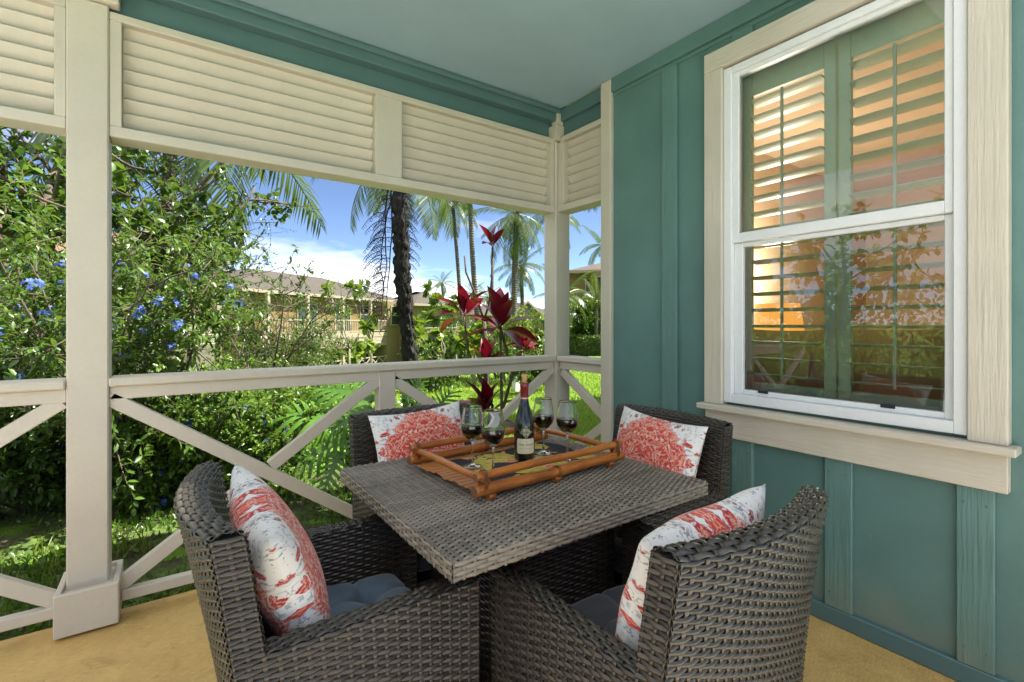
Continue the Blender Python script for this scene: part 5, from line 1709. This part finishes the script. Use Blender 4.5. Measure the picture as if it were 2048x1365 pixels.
bush('garden_shrub', 'low green border shrub along the rail line at left', 'shrub', gp(600, 10.5), 1.15, 2.0, 10, 9, 7, 13, .075, 'oval', 'leaf_mid', seed=58, trunk_r=.02, group='shrubs before the far houses')
palm('young palm beside the round shrub and hedge', gp(1190, 31), P3(1192, 600, 31), .12, 9, 2.0, 43, group='distant palms', elev=(80, 10))
palm('young palm with fronds crossing the upper balcony', gp(1128, 30), P3(1128, 592, 30), .14, 12, 2.2, 47, group='distant palms', elev=(70, -40))
# clipped hedge
rng = np.random.default_rng(88)
hb = gp(1185, 31)
hg = thing('clipped_hedge', 'clipped green hedge along the far lawn edge', 'hedge', hb)
dirx = np.array([CY, -SY, 0]); diry = np.array([SY, CY, 0])
m_ = 9000
u = rng.uniform(-2.2, 5, m_); face = rng.random(m_)
v = np.where(face < .45, -.55 + rng.normal(0, .05, m_), rng.uniform(-.55, .55, m_)); z = np.where(face < .45, rng.uniform(0, 1.2, m_), 1.2 + rng.normal(0, .05, m_))
P = u[:, None] * dirx + v[:, None] * diry + np.array([0, 0, 1.0]) * z[:, None]
add('foliage', leaf_mesh('foliage', P, unit(rng.normal(0, 1, (m_, 3))), unit(rng.normal(0, .6, (m_, 3)) + np.array([0, -.3, .8])), .13 * rng.uniform(.6, 1.3, m_), 'oval', rng), M['leaf_mid'], hg)
a, b_ = dirx, diry
MB().poly([tuple(p * a_ + q * np.array(b_)) + () if False else tuple(np.array(a) * p + np.array(b_) * q + np.array([0, 0, h_])) for p in (-2.2, 5) for q in (-.45, .45) for h_ in (-.1, 1.08)], [(0, 1, 3, 2), (4, 6, 7, 5), (0, 4, 5, 1), (2, 3, 7, 6), (1, 5, 7, 3)]).build('twiggy_core', M['twig'], hg)

# ------------------------------------------------------------------ ground cover and grass near the slab
rng = np.random.default_rng(99)
m_ = 46000
x = rng.uniform(-4.2, 2.4, m_); y = 2.9 + rng.beta(1.1, 2.2, m_) * 3.2
ok = np.sin(x * 2.1 + 1) * np.sin(y * 3.1) + rng.normal(0, .4, m_) > .0
x, y = x[ok], y[ok]; m_ = len(x)
P = np.stack([x, y, ground_z(x, y) + .012], -1)
D = unit(rng.normal(0, .7, (m_, 3)) + np.array([0, 0, .8])); 
add_o = add('ground_cover', leaf_mesh('ground_cover', P, D, unit(rng.normal(0, 1, (m_, 3))), rng.uniform(.02, .06, m_), 'oval', rng), M['leaf_mid'])
tag(add_o, 'mossy green ground cover and weeds along the porch slab', 'ground cover', kind='stuff')
m_ = 700
x = rng.uniform(-3.5, 2.3, m_); y = 2.92 + rng.beta(1.0, 2.0, m_) * 2.6
cl = (np.sin(x * 3.3) * np.sin(y * 4.1 + 2) > .1); x, y = x[cl], y[cl]
x = np.repeat(x, 6) + rng.normal(0, .03, len(x) * 6); y = np.maximum(2.9, np.repeat(y, 6) + rng.normal(0, .03, len(y) * 6)); m_ = len(x)
P = np.stack([x, y, ground_z(x, y) + .01], -1); D = unit(rng.normal(0, .38, (m_, 3)) + np.array([0, 0, 1.0]))
V, F = leaf_arrays(P, D, unit(rng.normal(0, 1, (m_, 3))), rng.uniform(.05, .16, m_), 'blade')
tag(add('grass_tufts', np_mesh('grass_tufts', V, F, False, tint=np.repeat(rng.random(m_), 7)), M['leaf_lime']), 'loose bright grass tufts sprouting beside the porch slab', 'grass', kind='stuff')

m_ = 24000
dd = 5.5 + rng.beta(1.0, 2.2, m_) * 22; pxs = rng.uniform(780, 1215, m_)
rr = (pxs - CXP) / FPX * dd; x = SY * dd + CY * rr; y = CY * dd - SY * rr
P = np.stack([x, y, ground_z(x, y)], -1); D = unit(rng.normal(0, .5, (m_, 3)) + np.array([0, 0, 1.0]))
V, F = leaf_arrays(P, D, unit(rng.normal(0, 1, (m_, 3))), (.035 + .004 * dd) * rng.uniform(.6, 1.3, m_), 'lance')
tag(add('lawn_blades', np_mesh('lawn_blades', V, F, False, tint=np.repeat(rng.random(m_), 7)), M['lawn_blade']), 'mown grass blades covering the sunny lawn', 'grass', kind='stuff')
# ------------------------------------------------------------------ houses across the lawn
def siding(name, col, pitch=.18):
    g = N(name)
    v = g.coord(); sp = g.node('ShaderNodeSeparateXYZ'); g.l.new(v, sp.inputs[0])
    fr = g.math('FRACT', g.math('DIVIDE', sp.outputs[2], pitch))
    n_ = g.noise(v, 2.5, 4, .6)
    c = g.ramp(n_, [(.3, tuple(x * .88 for x in col)), (.7, col)])
    g.P(Base_Color=c, Roughness=.7)
    g.bump(fr, .03, .8)
    return g.m
def shingle(name, a, b):
    g = N(name)
    v = g.coord(scale=(1, 1, 1))
    br = g.node('ShaderNodeTexBrick'); br.inputs['Scale'].default_value = 2.6
    br.inputs['Color1'].default_value = (*a, 1); br.inputs['Color2'].default_value = (*b, 1); br.inputs['Mortar'].default_value = (*[x * .35 for x in a], 1)
    br.inputs['Mortar Size'].default_value = .035; br.inputs['Row Height'].default_value = .42
    g.l.new(v, br.inputs['Vector'])
    n_ = g.noise(v, 3, 4, .7)
    g.P(Base_Color=g.mix(g.math('MULTIPLY', n_, .6), br.outputs[0], tuple(x * .7 for x in a)), Roughness=.9)
    g.bump(br.outputs['Fac'], .03, -.6)
    return g.m
M['house_cream'] = siding('cream_lap_siding', (.225, .175, .088))
M['house_tan'] = siding('ochre_stucco', (.215, .145, .052), .5)
M['house_trim'] = plain('cream_house_trim', (.30, .26, .185), .6)
M['house_white'] = siding('off_white_lap_siding', (.27, .248, .20))
M['roof_brown'] = shingle('brown_shingle', (.085, .058, .042), (.125, .088, .066))
M['roof_tan'] = shingle('tan_shingle', (.17, .10, .052), (.24, .145, .08))
M['roof_grey'] = shingle('grey_brown_shingle', (.060, .048, .037), (.092, .076, .060))
M['dark_glass'] = plain('dark_window_glass', (.025, .04, .038), .08)

class House:
    """local frame: x along the facade, y into the building, z up from the ground"""
    def __init__(self, label, P, Q, depth, zg, wall_h, name='apartment_house', wallmat='house_cream', roofmat='roof_grey', pitch=.36, over=.7, hip=True, ext0=0.0, ext1=0.0):
        P, Q = Vector((P[0], P[1], zg)), Vector((Q[0], Q[1], zg))
        d = (Q - P).normalized(); P = P - d * ext0; Q = Q + d * ext1
        self.L = (Q - P).length; self.h = wall_h; self.depth = depth
        self.t = thing(name, label, 'house', tuple(P), math.atan2(d.y, d.x))
        self.wallmat = M[wallmat]; self.roofmat = M[roofmat]
        self.box('wall', 0, self.L, 0, depth, -1.0, wall_h, self.wallmat)
        o, H_ = over, wall_h
        r = pitch * (depth / 2 + o); hp = (depth / 2 + o) if hip else 0
        L, D = self.L, depth
        V = [(-o, -o, H_), (L + o, -o, H_), (L + o, D + o, H_), (-o, D + o, H_), (-o + hp, D / 2, H_ + r), (L + o - hp, D / 2, H_ + r)]
        rf = MB().poly(V, [(0, 1, 5, 4), (1, 2, 5), (2, 3, 4, 5), (3, 0, 4)]).build('roof', self.roofmat, self.t)
        mb = MB()
        mb.box((-o, -o, H_ - .2), (L + o, -o + .06, H_ - .004)); mb.box((-o, D + o - .06, H_ - .2), (L + o, D + o, H_ - .004))
        mb.box((-o, -o + .061, H_ - .2), (-o + .06, D + o - .061, H_ - .004)); mb.box((L + o - .06, -o + .061, H_ - .2), (L + o, D + o - .061, H_ - .004))
        mb.build('fascia', M['house_trim'], rf)
        MB().box((-o + .061, -o + .061, H_ - .06), (L + o - .061, D + o - .061, H_ - .02)).build('soffit', M['house_trim'], rf)
    def box(self, name, x0, x1, y0, y1, z0, z1, mat, parent=None, bev=0):
        return MB().box((x0, y0, z0), (x1, y1, z1), bev).build(name, mat, parent or self.t)
    def window(self, x0, x1, z0, z1, cols=2, name='window', bars=0):
        w_ = self.box(name, x0, x1, -.05, -.01, z0, z1, M['dark_glass'])
        f = .09
        mb = MB()
        mb.box((x0 - f, -.09, z0 - f), (x0, .0, z1 + f)); mb.box((x1, -.09, z0 - f), (x1 + f, .0, z1 + f))
        mb.box((x0, -.089, z0 - f), (x1, -.001, z0)); mb.box((x0, -.089, z1), (x1, -.001, z1 + f))
        for k in range(1, cols):
            xm = x0 + (x1 - x0) * k / cols; mb.box((xm - .03, -.08, z0), (xm + .03, -.052, z1))
        for k in range(bars):
            zm = z0 + (z1 - z0) * (k + 1) / (bars + 1); mb.box((x0, -.079, zm - .03), (x1, -.053, zm + .03))
        mb.build('frame', M['house_trim'], w_)
        return w_
    def balcony(self, x0, x1, zf, out=1.5, posts=(), rail=1.0, recess=True, lower=True, top=None):
        top = top if top is not None else self.h - .2
        self.box('balcony_floor', x0, x1, -out, -.001, zf - .34, zf, M['house_trim'])
        if recess: self.box('balcony_wall', x0 + .02, x1 - .02, -.012, -.002, zf, top, M['house_tan'])
        for x in posts:
            self.box('post', x - .10, x + .10, -out, -out + .2, zf + .002, top, M['house_trim'])
            if lower: self.box('post', x - .10, x + .10, -out, -out + .2, -1.0, zf - .345, M['house_trim'])
        mb = MB(); mb.box((x0, -out + .03, zf + rail - .09), (x1, -out + .13, zf + rail)); mb.box((x0, -out + .05, zf + .1), (x1, -out + .11, zf + .17)); mb.build('balcony_rail', M['house_trim'], self.t)
        mb = MB(); n_ = int((x1 - x0) / .21)
        for k in range(n_):
            x = x0 + (k + .5) * (x1 - x0) / n_; mb.box((x - .025, -out + .06, zf + .1701), (x + .025, -out + .10, zf + rail - .0901))
        mb.build('balusters', M['house_trim'], self.t)
    def louvres(self, x0, x1, z0, z1, out):
        f = self.box('louvre_frame', x0, x1, -out + .005, -out + .05, z1, z1 + .08, M['house_trim'])
        mb = MB(); n_ = 6
        for k in range(n_):
            z = z0 + (z1 - z0) * (k + .5) / n_; mb.bar((x0, -out + .03, z), (x1, -out + .03, z), .03, (z1 - z0) / n_ * .8, (0, .35, 1))
        mb.build('louvres', M['house_trim'], f)
    def xrail(self, x0, x1, z0, out, n_):
        f = self.box('rail', x0, x1, -out + .03, -out + .12, z0 + .92, z0 + 1.0, M['house_trim'])
        mb = MB()
        for k in range(n_):
            a = x0 + (x1 - x0) * k / n_; b = x0 + (x1 - x0) * (k + 1) / n_
            mb.bar((a, -out + .06, z0 + .08), (b, -out + .06, z0 + .9), .04, .08); mb.bar((b, -out + .07, z0 + .08), (a, -out + .07, z0 + .9), .04, .08)
        mb.build('crossed_braces', M['house_trim'], f)

# middle house: balcony house left of the charred trunk, running away to the right
P1, P2 = W(654, HYP, 36), W(786, HYP, 44.4)
zg = -2.35
hA = House('two-storey cream house with white balustraded balcony left of the charred trunk', P1, P2, 9.0, zg, 5.75, ext0=7.5, ext1=.4)
x0 = 7.5                                             # local x of the post seen at pixel 654
hA.balcony(x0 - 7.4, x0 + 5.6, 2.95, 1.5, (x0 - 6.9, x0 - 3.6, x0, x0 + 3.4), lower=True)
hA.window(x0 + .9, x0 + 2.6, 3.0, 5.0, 2, 'sliding_door'); hA.window(x0 + 4.0, x0 + 5.0, 3.7, 5.1, 1, bars=1)
hA.window(x0 - 3.0, x0 - 1.2, 3.0, 5.0, 2, 'sliding_door')
hA.box('bay_wall', x0 + 5.61, x0 + 9.0, -1.5, -.001, -1.0, 5.54, M['house_cream'])
w_ = hA.window(x0 + 6.2, x0 + 7.4, 3.6, 5.1, 1, bars=1); w_.location.y = -1.5
hA.louvres(x0 - 3.5, x0 - .1, 1.85, 2.5, 1.5); hA.louvres(x0 + .1, x0 + 3.3, 1.85, 2.5, 1.5); hA.louvres(x0 + 3.5, x0 + 5.6, 1.85, 2.5, 1.5)
hA.window(x0 + .6, x0 + 2.6, .1, 2.1, 2, 'sliding_door'); hA.window(x0 + 3.8, x0 + 5.0, .1, 2.1, 2, 'sliding_door'); hA.window(x0 - 2.8, x0 - .8, .1, 2.1, 2, 'sliding_door')
hA.xrail(x0 + .1, x0 + 3.3, 0, 1.5, 3); hA.xrail(x0 + 3.5, x0 + 5.6, 0, 1.5, 2); hA.xrail(x0 - 3.5, x0 - .1, 0, 1.5, 3)

P1, P2 = W(836, HYP, 41), W(908, HYP, 44)
hB = House('cream two-storey wing with paned windows right of the charred trunk', P1, P2, 5.5, -2.2, 5.2, ext0=.2, ext1=.6)
hB.window(.9, 2.6, 3.2, 4.8, 2, bars=1); hB.window(1.0, 2.3, .7, 2.2, 2, bars=1); hB.window(3.4, 4.4, 3.2, 4.8, 1, bars=1); hB.window(3.2, 4.4, .2, 2.2, 2, bars=0)

P1, P2 = W(958, HYP, 58), W(1100, HYP, 62)
hC = House('farthest cream house with a small gable left of the corner post', P1, P2, 9.0, -2.6, 5.1, ext0=0, ext1=1.0)
hC.window(1.0, 2.4, 3.0, 4.5, 2, bars=1); hC.window(7.9, 8.8, 3.0, 4.6, 1, bars=1); hC.window(1.0, 2.4, .4, 2.0, 2); hC.window(6.6, 8.4, .3, 2.1, 2)
gbx = 6.0
MB().poly([(gbx - 1.9, -1.0, 5.1), (gbx + 1.9, -1.0, 5.1), (gbx, -1.0, 6.55), (gbx - 1.9, 3.5, 5.1), (gbx + 1.9, 3.5, 5.1), (gbx, 3.5, 6.55)], [(0, 1, 2), (0, 2, 5, 3), (1, 4, 5, 2)]).build('gable', hC.roofmat, hC.t)
mb = MB(); mb.bar((gbx - 2.0, -1.06, 5.05), (gbx, -1.06, 6.62), .06, .22); mb.bar((gbx + 2.0, -1.06, 5.05), (gbx, -1.06, 6.62), .06, .22); mb.build('gable_trim', M['house_trim'], hC.t)

P1, P2 = W(1158, HYP, 36), W(1290, HYP, 34.5)
hR = House('cream house with brown shingle roof seen between corner post and wall', P1, P2, 7.0, -.75, 5.95, roofmat='roof_brown', ext0=0, ext1=2, pitch=.34, over=.75)
hR.box('side_bay', 1.35, 3.2, -1.6, -.001, -1, 5.75, M['house_cream'])
hR.balcony(-1.1, 1.34, 3.35, 1.6, (-1.0,), lower=True)
w_ = hR.window(.55, .95, 3.4, 5.3, 1, 'balcony_door'); w_ = hR.window(1.6, 2.3, 4.2, 5.3, 1); w_.location.y = -1.6
hR.window(2.0, 3.0, .6, 2.2, 2); hR.xrail(-.9, 1.3, .0, 1.6, 2)

P1, P2 = W(-160, HYP, 17.5), W(430, HYP, 25)
hL = House('pale house with tan shingle roof behind the trees at the left', P1, P2, 8.0, -1.5, 5.7, wallmat='house_white', roofmat='roof_tan', pitch=.42, ext0=2)
L_ = hL.L
hL.window(L_ - 14.6, L_ - 13.0, .4, 2.0, 2, bars=3); hL.window(L_ - 14.8, L_ - 13.4, 3.3, 4.9, 2, bars=1); hL.window(L_ - 10, L_ - 8.4, .4, 2.2, 2); hL.window(L_ - 10, L_ - 8.4, 3.2, 4.9, 2, bars=1)
hL.balcony(L_ - 6.0, L_ - .2, 2.9, 1.4, (L_ - 5.9, L_ - 3.1, L_ - .3)); hL.louvres(L_ - 5.8, L_ - 3.2, 1.8, 2.45, 1.4); hL.louvres(L_ - 3.0, L_ - .4, 1.8, 2.45, 1.4)
hL.window(L_ - 5.0, L_ - 3.4, 3.0, 4.9, 2, 'sliding_door'); hL.window(L_ - 2.5, L_ - 1.0, .1, 2.1, 2, 'sliding_door')
hL.box('lower_eave', L_ - 16, L_ - 6.5, -1.1, -.001, 2.42, 2.62, M['roof_tan'])
gx0 = L_ - 2.6
MB().poly([(gx0 - 2.6, -1.5, 5.72), (gx0 + 2.6, -1.5, 5.72), (gx0, -1.5, 7.3), (gx0 - 2.6, 4, 5.72), (gx0 + 2.6, 4, 5.72), (gx0, 4, 7.3)], [(0, 2, 5, 3), (1, 4, 5, 2)]).build('gable_roof', hL.roofmat, hL.t)
MB().poly([(gx0 - 2.5, -1.3, 5.72), (gx0 + 2.5, -1.3, 5.72), (gx0, -1.3, 7.22)], [(0, 1, 2)]).build('gable_wall', M['house_cream'], hL.t)
mb = MB(); mb.bar((gx0 - 2.7, -1.55, 5.66), (gx0, -1.55, 7.36), .08, .24); mb.bar((gx0 + 2.7, -1.55, 5.66), (gx0, -1.55, 7.36), .08, .24); mb.build('gable_trim', M['house_trim'], hL.t)

# small white markers on the lawn
for px, d, lab in ((871, 17, 'small white post standing on the open lawn'), (1032, 15, 'white bollard on the lawn beside the low ti plant')):
    b = gp(px, d); t = thing('lawn_marker', lab, 'marker', b)
    MB().box((-.09, -.09, -.05), (.09, .09, .42), .01).build('post', M['white'], t); MB().box((-.13, -.13, .4205), (.13, .13, .47), .01).build('cap', M['white'], t)
